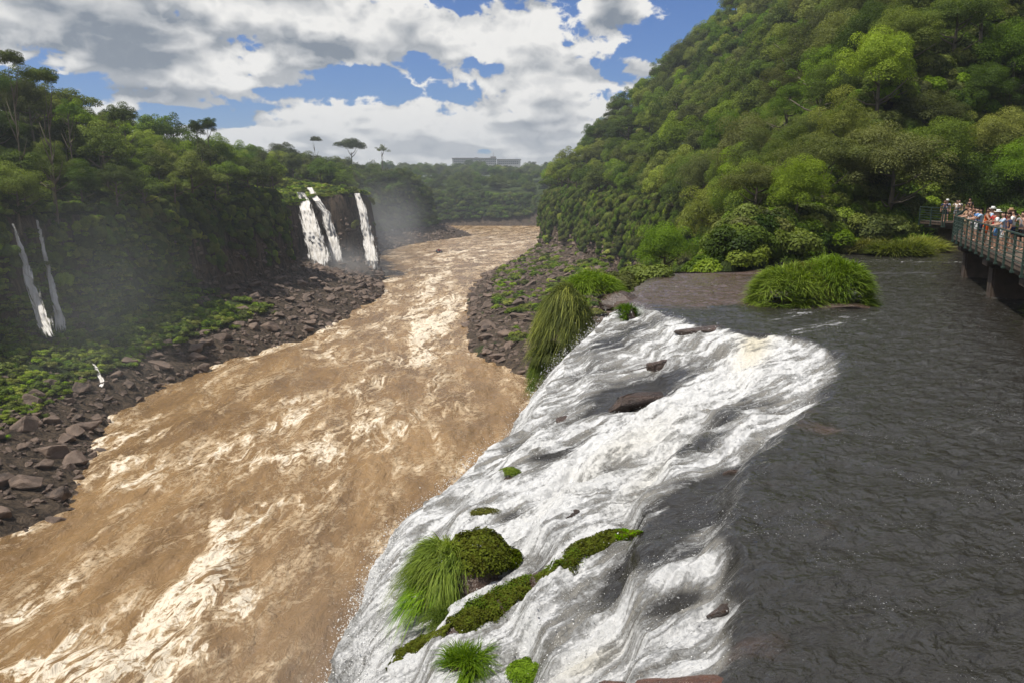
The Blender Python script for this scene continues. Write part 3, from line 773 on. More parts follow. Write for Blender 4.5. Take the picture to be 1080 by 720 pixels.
RS = np.random.RandomState(4)
def surf_samples(n, fx, dens):
    """area-weighted points on the land inside the view; dens(x,y,z,dC,dS,rr) gives a weight"""
    P = np.stack([GXX, GYY, gz], -1)
    a, b, c, d = P[:-1, :-1], P[:-1, 1:], P[1:, 1:], P[1:, :-1]
    cen = (a + b + c + d) / 4
    nr = np.cross(c - a, d - b) / 2; area = np.linalg.norm(nr, axis=-1)
    px, py, dep = proj(cen[..., 0], cen[..., 1], cen[..., 2])
    ok = (dep > 8) & (px > -160) & (px < 1240) & (py > -150) & (py < 760)
    cc = lambda q: (q[:-1, :-1] + q[1:, 1:]) / 2
    w = area * ok * dens(cen[..., 0], cen[..., 1], cen[..., 2], cc(dC), cc(dS), cc(rr_), nr[..., 2] / (area + 1e-9))
    # a face turned away from the camera is not worth planting
    view = np.stack([cen[..., 0], cen[..., 1], cen[..., 2] - CAM_Z], -1)
    facing = (nr * view).sum(-1) / (area * np.linalg.norm(view, axis=-1) + 1e-9)
    w = w * (facing < .12)
    p = w.ravel() / w.sum()
    k = RS.choice(len(p), n, p=p)
    i, j = np.unravel_index(k, w.shape)
    u, v = RS.rand(n, 1), RS.rand(n, 1)
    pts = a[i, j] * (1 - u) * (1 - v) + b[i, j] * u * (1 - v) + c[i, j] * u * v + d[i, j] * (1 - u) * v
    return pts, nr[i, j] / area[i, j][:, None], dC[i, j], w.sum()

# ------------------------------------------------------------------ trees: choose places, keep the ones seen
def canopy_sites(n, region, rlo, rhi, spacing, seed):
    rs = np.random.RandomState(seed); out = []
    x0, x1, y0, y1 = region
    X = rs.uniform(x0, x1, n); Y = rs.uniform(y0, y1, n)
    Z = land_z(X, Y)
    d = sdf(X, Y, CLIFF); du = sdf(X, Y, UPPER); keep = (d > 2.2) & (du > 2.0)
    px, py, dep = proj(X, Y, Z)
    keep &= (dep > 10) & (px > -90) & (px < 1170) & (py > -60)
    X, Y, Z, dep = X[keep], Y[keep], Z[keep], dep[keep]
    Rr = rs.uniform(rlo, rhi, len(X)) * (1 + .25 * pn(X / 20, Y / 20, 80)) * np.clip(.55 + dep / 260, .62, 1)
    cell = {}
    for i in range(len(X)):
        k = (int(X[i] // 10), int(Y[i] // 10)); bad = False
        for a in (-1, 0, 1):
            for b in (-1, 0, 1):
                for (x, y, r) in cell.get((k[0] + a, k[1] + b), ()):
                    if (x - X[i]) ** 2 + (y - Y[i]) ** 2 < (spacing * (r + Rr[i])) ** 2: bad = True; break
                if bad: break
            if bad: break
        if bad: continue
        cell.setdefault(k, []).append((X[i], Y[i], Rr[i])); out.append((X[i], Y[i], Z[i], Rr[i]))
    return out

sites = [(s, 'right') for s in canopy_sites(9000, (14, 190, 50, 400), 3.4, 5.6, .62, 1)]
sites += [(s, 'left') for s in canopy_sites(7000, (-200, -44, 60, 380), 3.4, 5.4, .62, 2)]
sites = [s for s in sites if not (s[1] == 'left' and (s[0][0] > -60 or (s[0][1] > 238 and s[0][0] > -82 and s[0][1] < 300)))]      # the grassy ledge above the falls stays open
vis = []
mask = np.zeros((360, 540), np.uint8)
yy, xx = np.mgrid[0:360, 0:540]
for (s, side) in sorted(sites, key=lambda q: proj(*q[0][:3])[2]):
    x, y, z, r = s
    px, py, dep = proj(x, y, z + r * 1.3); px /= 2; py /= 2; rp = F_PX * r / dep / 2
    x0, x1, y0, y1 = int(max(px - rp, 0)), int(min(px + rp + 1, 540)), int(max(py - rp * .8, 0)), int(min(py + rp * .8 + 1, 360))
    if x1 <= x0 or y1 <= y0: vis.append(0); continue
    sub = mask[y0:y1, x0:x1]
    e = ((xx[y0:y1, x0:x1] - px) ** 2 / rp ** 2 + (yy[y0:y1, x0:x1] - py) ** 2 / (rp * .8) ** 2) < 1
    vis.append(int((e & (sub == 0)).sum())); sub[e] = 1
order = sorted(sites, key=lambda q: proj(*q[0][:3])[2])
rank = sorted(range(len(order)), key=lambda i: -vis[i])
keepset = set(i for i in rank[:286] if vis[i] > 10)
TREES = [order[i] for i in sorted(keepset)]; REST = [order[i] for i in range(len(order)) if i not in keepset]

rt = random.Random(9)
tree_recs = []
GROUP_R, GROUP_L = 'forest trees covering the right hillside', 'forest trees along the left cliff top'
def add_tree(x, y, z, r, shape, colr, side, hi, sink=.35, rz=None, label=None, sc=None, group=None):
    t = empty('tree', (x, y, z - sink), rt.random() * 6.28 if rz is None else rz)
    t.scale = sc or (r, r, r * rt.uniform(.85, 1.15))
    obj('trunk', TRUNK[shape], t); obj('crown', CROWN[shape, colr, hi], t)
    px, py, dep = proj(x, y, z + 1.3 * r)
    tree_recs.append((t, float(px), float(py), float(dep), r, shape, colr, side, label))
    tag(t, label, 'tree', group or (GROUP_R if side == 'right' else GROUP_L))
    return t
for (x, y, z, r), side in TREES:
    n = fbm(np.array([x / 30.]), np.array([y / 30.]), 2, 90)[0] + rt.uniform(-.35, .35)
    if side == 'right': colr = 'dark' if n < -.22 else 'mid' if n < .15 else 'bright' if n < .42 else 'olive'
    else: colr = 'dark' if n < -.15 else 'mid' if n < .22 else 'olive' if n < .32 else 'bright'
    shape = rt.choices(['domed', 'spreading', 'tall', 'ragged'], [5, 1.6, 1.4, 2.2])[0]
    dep = proj(x, y, z)[2]
    add_tree(x, y, z, r, shape, colr, side, 1 if dep < 150 else 0)
# trees that stand out on the skyline of the left bank
def skyline(px, py_top, dist, r, shape, colr, label, zs=1.0, base=None):
    d = ray(px, py_top); t = dist / math.hypot(d[0], d[1]); x, y, ztop = d[0] * t, d[1] * t, CAM_Z + d[2] * t
    z = float(land_z(x, y)[0]); h = {'domed': 2.1, 'spreading': 1.95, 'tall': 2.6, 'ragged': 2.5}[shape]
    t_ = add_tree(x, y, z, r, shape, colr, 'left', 0, 0.0, label=label, sc=(1, 1, 1), group='emergent trees on the skyline')
    for c_ in [o for o in COL.objects if o.parent == t_]:
        up_ = ztop - z - h * r
        if c_.name.startswith('crown'): c_.location = (0, 0, up_); c_.scale = (r, r, r)
        else: c_.scale = (r, r, max(r, (up_ + 1.6 * r) / 1.75)); c_.location = (0, 0, .3)
skyline(8, 55, 150, 2.6, 'spreading', 'dark', 'flat topped dark emergent tree at far left edge of the skyline')
skyline(44, 74, 152, 2.9, 'spreading', 'dark', 'spreading dark emergent tree with flat crown on the left skyline', 1)
skyline(70, 104, 170, 2.6, 'ragged', 'dark', 'ragged dark tree just right of the flat emergents on left skyline')
skyline(128, 112, 190, 3.2, 'domed', 'dark', 'domed dark tree standing above the left canopy line')
skyline(207, 124, 215, 2.6, 'tall', 'dark', 'left one of two tall dark trees close together on the left skyline')
skyline(219, 122, 216, 2.4, 'tall', 'dark', 'right one of two tall dark trees close together on the left skyline')
skyline(332, 145, 420, 3.2, 'spreading', 'dark', 'lone umbrella shaped tree on thin trunk against the clouds')
skyline(370, 148, 520, 8.5, 'spreading', 'dark', 'wide dark flat crowned tree above the main falls on the horizon')
skyline(403, 152, 560, 4.5, 'ragged', 'dark', 'small ragged tree rising right of the wide flat crowned one')
# the bright bushy trees at the foot of the right hillside, just beyond the shelf
for px, py, dist, r, sh, cl, lb in ((762, 200, 92, 4.6, 'domed', 'bright', 'big bright yellow green domed tree low in middle of the right hillside'),
                                    (836, 222, 84, 3.4, 'domed', 'bright', 'yellow green domed tree left of the walkway, above the round grass clump'),
                                    (702, 240, 78, 3.2, 'domed', 'mid', 'leafy green tree at left foot of the right hillside, over the shelf'),
                                    (770, 246, 70, 2.9, 'domed', 'mid', 'low green tree standing directly behind the far edge of the shelf'),
                                    (1040, 172, 88, 4.6, 'domed', 'dark', 'dark green tree crown directly behind the crowded walkway'),
                                    (935, 205, 84, 3.0, 'domed', 'mid', 'green tree at the bank behind the yellowish grass')):
    d = ray(px, py); t = dist / math.hypot(d[0], d[1]); x, y, zt = d[0] * t, d[1] * t, CAM_Z + d[2] * t
    h = {'domed': 2.1, 'spreading': 1.95}[sh]
    add_tree(x, y, zt - h * r, r, sh, cl, 'right', 1, 0.0, label=lb, sc=(r, r, r), group='bushy trees at the foot of the hillside')

ORD = ['leftmost', 'second', 'third', 'fourth', 'fifth', 'sixth', 'seventh', 'eighth', 'ninth', 'tenth', 'eleventh', 'twelfth']
NUM = ['', 'one', 'two', 'three', 'four', 'five', 'six', 'seven', 'eight', 'nine', 'ten', 'eleven', 'twelve']
def ordinal_labels(recs, fmt):
    """recs: list of (object, px, class phrase, place phrase); a phrase shared by several gets counted from the left"""
    cls = {}
    for r in recs: cls.setdefault((r[2], r[3]), []).append(r)
    for (a, b), ls in cls.items():
        ls.sort(key=lambda r: r[1]); n = len(ls)
        for i, r in enumerate(ls):
            if n == 1: s = '%s %s' % (a, b)
            elif n <= 12:
                pre = 'leftmost' if i == 0 else 'rightmost' if i == n - 1 else ORD[i] + ' from left'
                s = '%s of %s %ss %s' % (pre, NUM[n], a, b)
            else: s = '%s %s' % (a, b)
            r[0]['label'] = s
recs = []
for (t, px, py, dep, r, shape, colr, side, lb) in tree_recs:
    if lb: continue
    a = ('%s %s tree' % (COLS[colr][1], shape)).replace('mid green', 'green')
    if side == 'right':
        row = ('along top', 'high', 'midway up', 'low', 'at foot')[int(np.clip(py / 62, 0, 4))]
        if px < 690: colp = 'of cliff end of right hill'
        elif px < 800: colp = 'of right hill above shelf'
        elif px < 930: colp = 'of right hill above clump'
        else: colp = 'of right hill over walkway'
        place = row + ' ' + colp
        place = place.replace('high of', 'high on').replace('midway up of', 'midway up').replace('low of', 'low on')
    else:
        row = 'near skyline' if py < 150 else 'mid height' if py < 195 else 'lowest'
        if px < 110: colp = 'over thin twin falls'
        elif px < 210: colp = 'over left boulder bank'
        else: colp = 'just left of main falls'
        place = row + ' ' + colp
    recs.append((t, px, a, place))
ordinal_labels(recs, None)
# trees hidden behind others, and the undergrowth that closes the gaps
keys = [(s, c) for s in TREE_SHAPES for c in COLS]
FOREST_SH = [CROWN[s, c, 0] for s, c in keys]
rp = [(x, y, z - .3, r, side) for (x, y, z, r), side in REST]
shr = [shrub_proto(1, 'leaf_dark'), shrub_proto(2, 'leaf_mid'), shrub_proto(3, 'leaf_mid', 12), shrub_proto(4, 'leaf_bright'), shrub_proto(5, 'leaf_olive'), shrub_proto(6, 'leaf_dark', 12)]
def bare(x, y, z, dc):
    a, b, _ = proj(x, y, z)
    return (((a > 6) & (a < 86) & (b > 232) & (b < 362)) | ((a > 305) & (a < 408) & (b > 204) & (b < 292))) & (dc < 6)
def forest_bits(name, label, n, dens, smin, smax, wts):
    pts, nr, dc, _ = surf_samples(n, None, dens)
    px, py, dep = proj(pts[:, 0], pts[:, 1], pts[:, 2])
    s = RS.uniform(smin, smax, n)
    pts = pts + nr * .15 * s[:, None]
    idx = RS.choice(len(shr), n, p=np.array(wts) / sum(wts))
    # steep faces: lean the shrub out from the wall
    tilt = np.stack([np.clip(-nr[:, 1] * (1 - nr[:, 2]) * 1.1, -1, 1), np.clip(nr[:, 0] * (1 - nr[:, 2]) * 1.1, -1, 1)], 1)
    hidden = [(q[0], q[1], q[2], q[3]) for q in rp if (q[4] == 'right') == (name == 'hillside_undergrowth')]
    if hidden and name in ('hillside_undergrowth', 'cliff_undergrowth'):
        h = np.array(hidden); k = RS.choice(len(keys), len(h), p=np.tile([.34, .38, .12, .16], 4) / 4)
        pts = np.concatenate([pts, h[:, :3]]); s = np.concatenate([s, h[:, 3]]); idx = np.concatenate([idx, k + len(shr)]); tilt = np.concatenate([tilt, np.zeros((len(h), 2))])
    return scatter(name, label, pts, np.repeat(s[:, None], 3, 1), shr + FOREST_SH, idx, 0 * s, tilt=tilt)
forest_bits('hillside_undergrowth', 'dense leafy undergrowth filling gaps between the trees of the right hillside', 14000,
            lambda x, y, z, dc, ds, r, nz: ((dc > .3) & (x > -6) & (y < 430)) * (.15 + 1.0 * (dc < 10) + .8 * (y < 150)) * (sdf(x, y, UPPER) > .8) * (np.where(nz < .5, sst(fbm((x + y) / 3.5, z / 12, 3, 95), -.12, .2) * 1.3, 1)), .8, 2.1, (2, 4, 3, 2.2, .8, 1.5))
forest_bits('cliff_undergrowth', 'tangled shrubs and creepers clinging to the left cliff', 8000,
            lambda x, y, z, dc, ds, r, nz: ((dc > .2) & (x < -20) & (y < 470)) * np.where(nz < .6, sst(fbm((x - y) / 8, z / 6, 3, 96) + (z - 18) * .03, -.15, .2) * .85, 1) * (.2 + 1.0 * (dc < 12)) * (1 - .8 * ((y > 238) & (x > -82))) * (1 - .85 * bare(x, y, z, dc)), .7, 1.8, (2.4, 3.4, 2.6, 2.0, 1.2, 1.8))

# the far woods on both plateaus and the wall of the bend
def far_woods():
    rs = np.random.RandomState(8)
    n = 5200
    Y = 300 * (2300 / 300) ** (rs.rand(n) ** 1.3); X = rs.uniform(-.50, .16, n) * Y
    d = sdf(X, Y, CLIFF); Z = land_z(X, Y)
    keep = (d > 2) & ~((Y < 380) & (X > -95)) & ~((X > 0) & (Y < 560)) & ((d < 90) | (rs.rand(n) < .35) | (Y > 900)) & ~((X < -44) & (Y < 380) & (X > -200) & (Y < 379))
    X, Y, Z = X[keep], Y[keep], Z[keep]; n = len(X)
    s = rs.uniform(4.0, 7.0, n) * (1 + .25 * pn(X / 40, Y / 40, 3)) * np.where(Y > 900, 1.5, 1)
    k = rs.choice(len(keys), n, p=np.tile([.88, .08, .0, .04], 4) / 4)  # mostly dark leaves: cloud shadow over the distance is put into their colour
    scatter('far_woods', 'dark woods covering the far plateau around the river bend', np.stack([X, Y, Z - 2.0], 1), np.stack([s, s, s * rs.uniform(.65, 1.0, n)], 1), FOREST_SH, k, rs.uniform(0, 6.28, n))
    pts, nr, dc, _ = surf_samples(2600, None, lambda x, y, z, dc, ds, r, nz: ((dc > -4) & (y > 420) & (y < 760) & (x < 60)) * sst(z, 0, 9) * (np.abs(dc) < 12))
    s = RS.uniform(2.0, 4.2, 2600); tilt = np.zeros((2600, 2))
    scatter('far_cliff_growth', 'dark shrubs hanging on the far river bend cliffs', pts, np.repeat(s[:, None], 3, 1), shr, RS.choice(6, 2600, p=[.45, .2, .05, .0, .1, .2]), RS.rand(2600) * 6)
far_woods()

# ------------------------------------------------------------------ boulders
ROCKS = [rock_mesh(i + 1, 'boulder', 'rock', 1, (1, .8, .6) if i % 2 else (1, .9, .75)) for i in range(8)]
def boulders():
    rs = np.random.RandomState(21)
    cand = []
    for side, n, reg in (('left', 2600, (-78, -34, 60, 275)), ('right', 900, (-14, 30, 120, 358))):
        X = rs.uniform(reg[0], reg[1], n); Y = rs.uniform(reg[2], reg[3], n)
        ds_ = sdf(X, Y, SHORE); dc_ = sdf(X, Y, CLIFF); Z = land_z(X, Y)
        ok = (ds_ > -.8) & (dc_ < -1.5) & (rs.rand(n) < np.where((ds_ < 9), 1, .4))
        gp_ = ((ds_ / (ds_ - dc_)) > .42) & (Y < 165) & (side == 'left')
        ok &= ~(gp_ & (rs.rand(n) < .8))
        px, py, dep = proj(X, Y, Z); ok &= (px > -20) & (px < 1100) & (py < 740) & ((side == 'left') | (px < 640))
        r = .45 + 1.5 * rs.rand(n) ** 3.0
        r = r * np.where(side == 'right', 1.1, 1.0)
        for i in np.nonzero(ok)[0]: cand.append((float(X[i]), float(Y[i]), float(Z[i]), float(r[i]), side, float(px[i]), float(py[i]), float(dep[i])))
    cand.sort(key=lambda c: -c[3] / c[7])
    chosen = []
    for c in cand:
        if all((c[0] - d[0]) ** 2 + (c[1] - d[1]) ** 2 > (.8 * (c[3] + d[3])) ** 2 for d in chosen): chosen.append(c)
        if len(chosen) >= 270: break
    recs = []
    for i, (x, y, z, r, side, px, py, dep) in enumerate(chosen):
        o = obj('boulder', ROCKS[i % 8], None, (x, y, z + .15 * r)); o.scale = (r * rs.uniform(.9, 1.4), r * rs.uniform(.8, 1.1), r * rs.uniform(.7, 1.1))
        o.rotation_euler = (rs.uniform(-.3, .3), rs.uniform(-.3, .3), rs.uniform(0, 6.28))
        tag(o, None, 'boulder', 'boulders of the left bank' if side == 'left' else 'boulders of the right bank')
        size = ('big' if r > 1.3 else 'medium' if r > .9 else 'small') + (' flat' if o.scale[2] < r * .82 else ' tall' if o.scale[2] > r else '')
        ds0 = float(sdf(np.array([x]), np.array([y]), SHORE)[0])
        where = 'at water edge' if ds0 < 2.5 else 'on mid slope' if ds0 < 8 else 'near cliff foot'
        if side == 'left':
            place = 'below thin falls' if px < 60 and py > 430 and py < 480 else 'bottom left of bank' if py > 480 else 'left of little cascade' if px < 105 else 'right of little cascade' if px < 150 else 'beneath green slope' if px < 200 else 'mid left bank' if px < 240 else 'below dark cliff' if px < 280 else 'nearing main falls' if px < 312 else 'under leftmost main fall' if px < 345 else 'at rocky point' if py > 300 else 'under right main fall'
        else: place = 'right bank near dark cliff' if py < 290 else 'right bank middle' if py < 330 else 'right bank beside hanging grass'
        recs.append((o, px, '%s boulder' % size, where + ', ' + place))
    ordinal_labels(recs, None)
    # the scree between them
    n = 7500
    pts, nr, dc, _ = surf_samples(n, None, lambda x, y, z, dc, ds, r, nz: ((dc < 1) & (ds > -.6) & (y > 50) & (y < 540)) * np.where((r > .40) & (y < 165) & (x < -30), .35, 1) * np.clip(120 / y, .3, 1.2))
    s = RS.uniform(.22, .75, n) * np.clip(pts[:, 1] / 140, .8, 2.2)
    scatter('scree', 'dark brown broken rock covering both river banks', pts, s[:, None] * RS.uniform(.7, 1.2, (n, 3)), ROCKS, RS.randint(0, 8, n), RS.rand(n) * 6.28, tilt=RS.uniform(-.5, .5, (n, 2)))
boulders()
# low green growth on the left bank and a little on the right one
tufts = [grass_mesh('tuft', 70, 1.0, .10, i, (.5, .5, .15), 'grass' if i < 2 else 'grass_dry', seg=2) for i in range(3)] + [shrub_proto(11, 'leaf_bright', 6, 40, .16, .35), shrub_proto(12, 'leaf_mid', 6, 40, .16, .35)]
def bank_growth():
    n = 7500
    pts, nr, dc, _ = surf_samples(n, None, lambda x, y, z, dc, ds, r, nz: ((dc < 2) & (ds > 1.5) & (y > 55) & (y < 175) & (x < -30)) * sst(r, .20 + .15 * sst(y, 110, 140), .45) * sst(fbm(x / 6, y / 6, 3, 97), -.40, .0) * (1 - sst(y, 150, 178))
                                  + ((dc > -1) & (x > -86) & (x < -44) & (y > 236) & (y < 305)) * 1.0 * (nz > .6)
                                  + ((ds > 6) & (dc < 2) & (x > -5) & (x < 40) & (y > 120) & (y < 360)) * .25 * sst(fbm(x / 8, y / 8, 3, 98), .05, .3))
    s = RS.uniform(.55, 1.25, n) * np.clip(pts[:, 1] / 110, .8, 1.6)
    ix = np.where((pts[:, 1] > 235) & (pts[:, 0] < -40), RS.choice(5, n, p=[.3, .1, .4, .15, .05]), RS.choice(5, n, p=[.22, .16, .07, .28, .27]))
    scatter('ground_cover', 'low green plants and grass over the left bank and the ledge above the falls', pts, np.repeat(s[:, None], 3, 1) * np.array([1, 1, .8]), tufts, ix, RS.rand(n) * 6.28)
bank_growth()

# ------------------------------------------------------------------ growth and rocks of the cascade in the foreground
def up_z(x, y):
    return float(cascade_z(np.array([float(x)]), np.array([float(y)]))[0][0])
def hit(px, py):
    """where the cascade's surface stands behind a spot of the survey picture"""
    d = ray(px, py); lo, hi = 3.0, 80.0
    for _ in range(60):
        m_ = (lo + hi) / 2; p = d * m_
        if CAM_Z + p[2] > up_z(p[0], p[1]): lo = m_
        else: hi = m_
    return np.array([d[0] * lo, d[1] * lo, CAM_Z + d[2] * lo])
def rooted(p, m_=.12):
    """keep a plant's foot on the shelf, never out over the drop"""
    x = max(float(p[0]), float(lipx(np.array([float(p[1])]))[0]) + m_)
    return np.array([x, p[1], up_z(x, p[1])])
def at(px, py, dist):
    d = ray(px, py); t = dist / d[1]
    return np.array([d[0] * t, d[1] * t, CAM_Z + d[2] * t])
def hit_land(px, py, lo=40.0, hi=620.0):
    d = ray(px, py); t = np.arange(lo, hi, .5)
    X, Y, Z = d[0] * t, d[1] * t, CAM_Z + d[2] * t
    b = np.nonzero(land_z(X, Y) > Z)[0]
    k = b[0] if len(b) else len(t) - 1
    return np.array([X[k], Y[k], Z[k]])

def rock_at(name, label, cat, p, size, seed, mt='rock_wet', rz=0.0, group=None, sub=3, rot=None):
    me = rock_mesh(seed, name, mt, sub, (1, 1, 1), 16)
    o = obj(name, me, None, tuple(p)); o.scale = size; o.rotation_euler = rot or (0, 0, rz)
    for f_ in me.polygons: f_.use_smooth = True
    return tag(o, label, cat, group)

RG = 'dark wet rocks breaking the cascade'
p = hit(668, 424); rock_at('rock', 'long dark rock hump parting the white water in mid cascade', 'rock', (p[0], p[1], p[2] - .05), (1.7, .50, .42), 31, rz=R(28), group=RG)
p = hit(742, 347); rock_at('rock_ledge', 'dark square edged ledge at the far brink with water spilling over it', 'rock', (p[0], p[1] - .1, p[2] - .10), (1.45, .45, .42), 33, rz=R(2), group=RG)
p = hit(700, 385); rock_at('rock', 'dark low rock showing just below the square edged ledge', 'rock', (p[0], p[1], p[2] - .10), (.9, .35, .36), 34, rz=R(30), group=RG)
p = hit(722, 606); rock_at('rock', 'broad dark rock shoulder under thin grey water at right of the moss ridge', 'rock', (p[0] + .1, p[1] + .1, p[2] - .38), (1.0, .65, .50), 35, rz=R(35), group=RG)
p = hit(545, 505); rock_at('rock', 'small dark rock with a green moss cap near the left brink', 'rock', (p[0], p[1], p[2] - .16), (.55, .32, .32), 36, rz=R(10), group=RG)
p = hit(800, 468); rock_at('rock', 'flat reddish dark rock at right end of the white water', 'rock', (p[0] + .3, p[1], p[2] - .14), (1.2, .45, .17), 37, 'rock_red', rz=R(5), group=RG)
p = hit(600, 545); rock_at('rock', 'narrow dark rock splitting the white water above the moss ridge', 'rock', (p[0], p[1], p[2] - .08), (.62, .22, .22), 62, rz=R(32), group=RG)
p = hit(690, 470); rock_at('rock', 'black wet rock tip in the middle of the thickest foam', 'rock', (p[0], p[1], p[2] - .10), (.45, .2, .24), 63, rz=R(25), group=RG)
p = hit(772, 498); rock_at('rock', 'low black rock where dark water first breaks into foam', 'rock', (p[0], p[1], p[2] - .10), (.75, .28, .22), 64, rz=R(20), group=RG)
p = hit(600, 440); rock_at('rock', 'small dark rock near the left brink above the mossy cap', 'rock', (p[0], p[1], p[2] - .12), (.6, .25, .28), 65, rz=R(30), group=RG)
p = hit(770, 635); rock_at('rock', 'dark rounded rock just above the lower right tongue of foam', 'rock', (p[0], p[1], p[2] - .12), (.38, .2, .20), 66, rz=R(10), group=RG)
p = W(712, 712, 25.9); rock_at('rock_slab', 'smooth red brown wet slab at the bottom edge beside dark water', 'rock', (p[0] + .05, p[1] - .12, 25.72), (1.05, .42, .30), 38, 'rock_red', rz=R(14), group=RG)
p = W(640, 714, 25.3); rock_at('rock', 'dark brown rock at bottom edge left of the smooth red slab', 'rock', (p[0], p[1] - .1, p[2] - .25), (.40, .30, .28), 39, 'rock_red', rz=R(8), group=RG)
p = W(895, 326, 25.95); rock_at('rock', 'dark rock under the right side of the round grass clump', 'rock', (p[0], p[1] + .3, 25.95), (1.7, .55, .22), 40, rz=R(0), group=RG)
p = W(975, 268, 26.0); rock_at('rock', 'dark rocks at the water line below the yellowish grass', 'rock', (p[0] - 2.2, p[1] + .5, 25.9), (3.6, 1.0, .45), 41, rz=R(2), group=RG)

def plant(name, label, cat, loc, parts, rz=0.0, group=None):
    t = empty(name, tuple(loc), rz); tag(t, label, cat, group)
    for nm, me, off in parts:
        o = obj(nm, me, t); o.location = off
    return t

def moss_mesh(n, dome, seed, mname='moss', L=.07, leaf=.028):
    """a bumpy cushion covered by tiny leaves"""
    rs = np.random.RandomState(seed)
    a = rs.uniform(0, 6.283, n); r = np.sqrt(rs.uniform(0, 1, n)); rx, ry, h = dome
    x = r * np.cos(a) * rx; y = r * np.sin(a) * ry
    z = h * np.sqrt(np.clip(1 - r ** 2, 0, 1)) * (1 + .35 * fbm(x / rx * 2.2 + seed, y / ry * 2.2, 3, seed % 7))
    nr = np.stack([x / rx, y / ry, np.full(n, .7)], 1); nr /= np.linalg.norm(nr, axis=1, keepdims=True)
    c = np.stack([x, y, z], 1) + nr * rs.uniform(-.02, L, (n, 1))
    tone = np.clip(.5 + .9 * fbm(x * 5 / max(rx, .3), y * 5 / max(ry, .3), 3, 6) + rs.normal(0, .2, n), 0, 1)
    v, f, t = leaf_quads(c, nr, leaf, rs, tone)
    return mesh_from('moss', v, f, {'tone': t}, False, [M[mname]])

def base_rock(seed, size, mt='rock_wet'):
    me = rock_mesh(seed, 'rock_base', mt, 3, size, 16)
    return me

GG = 'grass clumps rooted on the brink'
# round clump in the middle of the shelf
p = W(866, 324, 25.95)
plant('grass_clump', 'big round bright green grass clump standing alone in the shallow river', 'grass clump', (p[0], p[1] + 1.2, 25.95), [
    ('grass', grass_mesh('grass', 15000, .78, .036, 1, (1.6, 1.35, 1.8), spread=.8, droop=.8), (.85, .1, 0)),
    ('grass', grass_mesh('grass', 12000, .76, .036, 2, (1.6, 1.2, 1.45), spread=.8, droop=.8), (-.95, -.15, 0)),
    ('dry_grass', grass_mesh('dry_grass', 2600, .85, .03, 71, (2.3, 1.25, 1.5), 'grass_dry', spread=.85, droop=1.3), (0, 0, 0)),
    ('rock_base', base_rock(51, (2.4, 1.1, .30)), (.1, .1, .02))], 0, GG)
# tall bush hanging over the far brink
p = at(606, 330, 36.5)
rock_at('rock_buttress', 'dark rock buttress below the hanging grass at the far brink', 'rock', (3.6, 36.8, 20.4), (1.7, 2.0, 6.2), 52, group=RG)
rock_at('rock', 'low dark rock between the hanging grass and the shelf', 'rock', (4.9, 37.0, 25.7), (1.3, 1.3, .55), 53, group=RG)
q1, q2, q3, q4 = at(625, 297, 37.6), at(592, 325, 36.3), at(581, 352, 36.0), at(572, 392, 36.2)
plant('hanging_grass', 'tall clump of green grass hanging over the far left brink of the shelf', 'grass clump', (3.6, 36.8, 25.6), [
    ('grass', grass_mesh('grass', 6500, .70, .034, 3, (1.3, 1.0, 1.0), spread=.85), tuple(q1 - np.array([3.6, 36.8, 25.6 + .7]))),
    ('dry_grass', grass_mesh('dry_grass', 3400, .85, .03, 72, (1.3, 1.2, 2.8), 'grass_dry', spread=.85, lean=(-.4, -.25), droop=2.0), tuple(at(596, 352, 36.6) - np.array([3.6, 36.8, 25.6 + .8]))),
    ('grass', grass_mesh('grass', 18000, .72, .034, 4, (1.25, 1.2, 2.8), spread=.8, lean=(-.35, -.2), droop=1.5), tuple(at(596, 352, 36.6) - np.array([3.6, 36.8, 25.6 + .8]))),
    ('grass', grass_mesh('grass', 8000, .65, .034, 5, (.9, .9, 1.9), spread=.8, lean=(-.4, -.3), droop=1.8), tuple(at(583, 392, 36.6) - np.array([3.6, 36.8, 25.6 + .6])))], 0, GG)
p = hit(662, 336); plant('grass_tuft', 'small grass tuft on the brink with white water on both sides', 'grass tuft', p, [('grass', grass_mesh('grass', 1100, .45, .028, 7, (.28, .3, .5)), (0, 0, 0)), ('rock_base', base_rock(54, (.34, .4, .5)), (0, 0, 0))], 0, GG)
# mossy mound with hanging blades
p = hit(480, 618)
m1 = tuple(hit(515, 590) - p)
plant('mossy_mound', 'mossy rock mound with long grass drooping from its left side amid white water', 'grass clump', p, [
    ('rock_base', base_rock(55, (.95, .85, .75)), (.25, .1, 0)),
    ('moss', moss_mesh(9000, (.62, .60, .55), 3), (.42, .22, .35)),
    ('moss', moss_mesh(3500, (.40, .35, .25), 4, 'moss'), (.85, .35, .30)),
    ('grass', grass_mesh('grass', 3300, .62, .016, 8, (.48, .55, .62), lean=(-.55, -.35), droop=1.6, seg=5), (-.20, .05, .15)),
    ('dry_grass', grass_mesh('dry_grass', 700, .6, .012, 73, (.5, .55, .6), 'grass_dry', lean=(-.5, -.35), droop=2.0, seg=5), (-.2, .05, .12)),
    ('grass', grass_mesh('grass', 1300, .55, .014, 9, (.35, .4, .45), lean=(-.7, -.5), droop=1.9, seg=5), (-.42, -.35, -.1))], 0, GG)
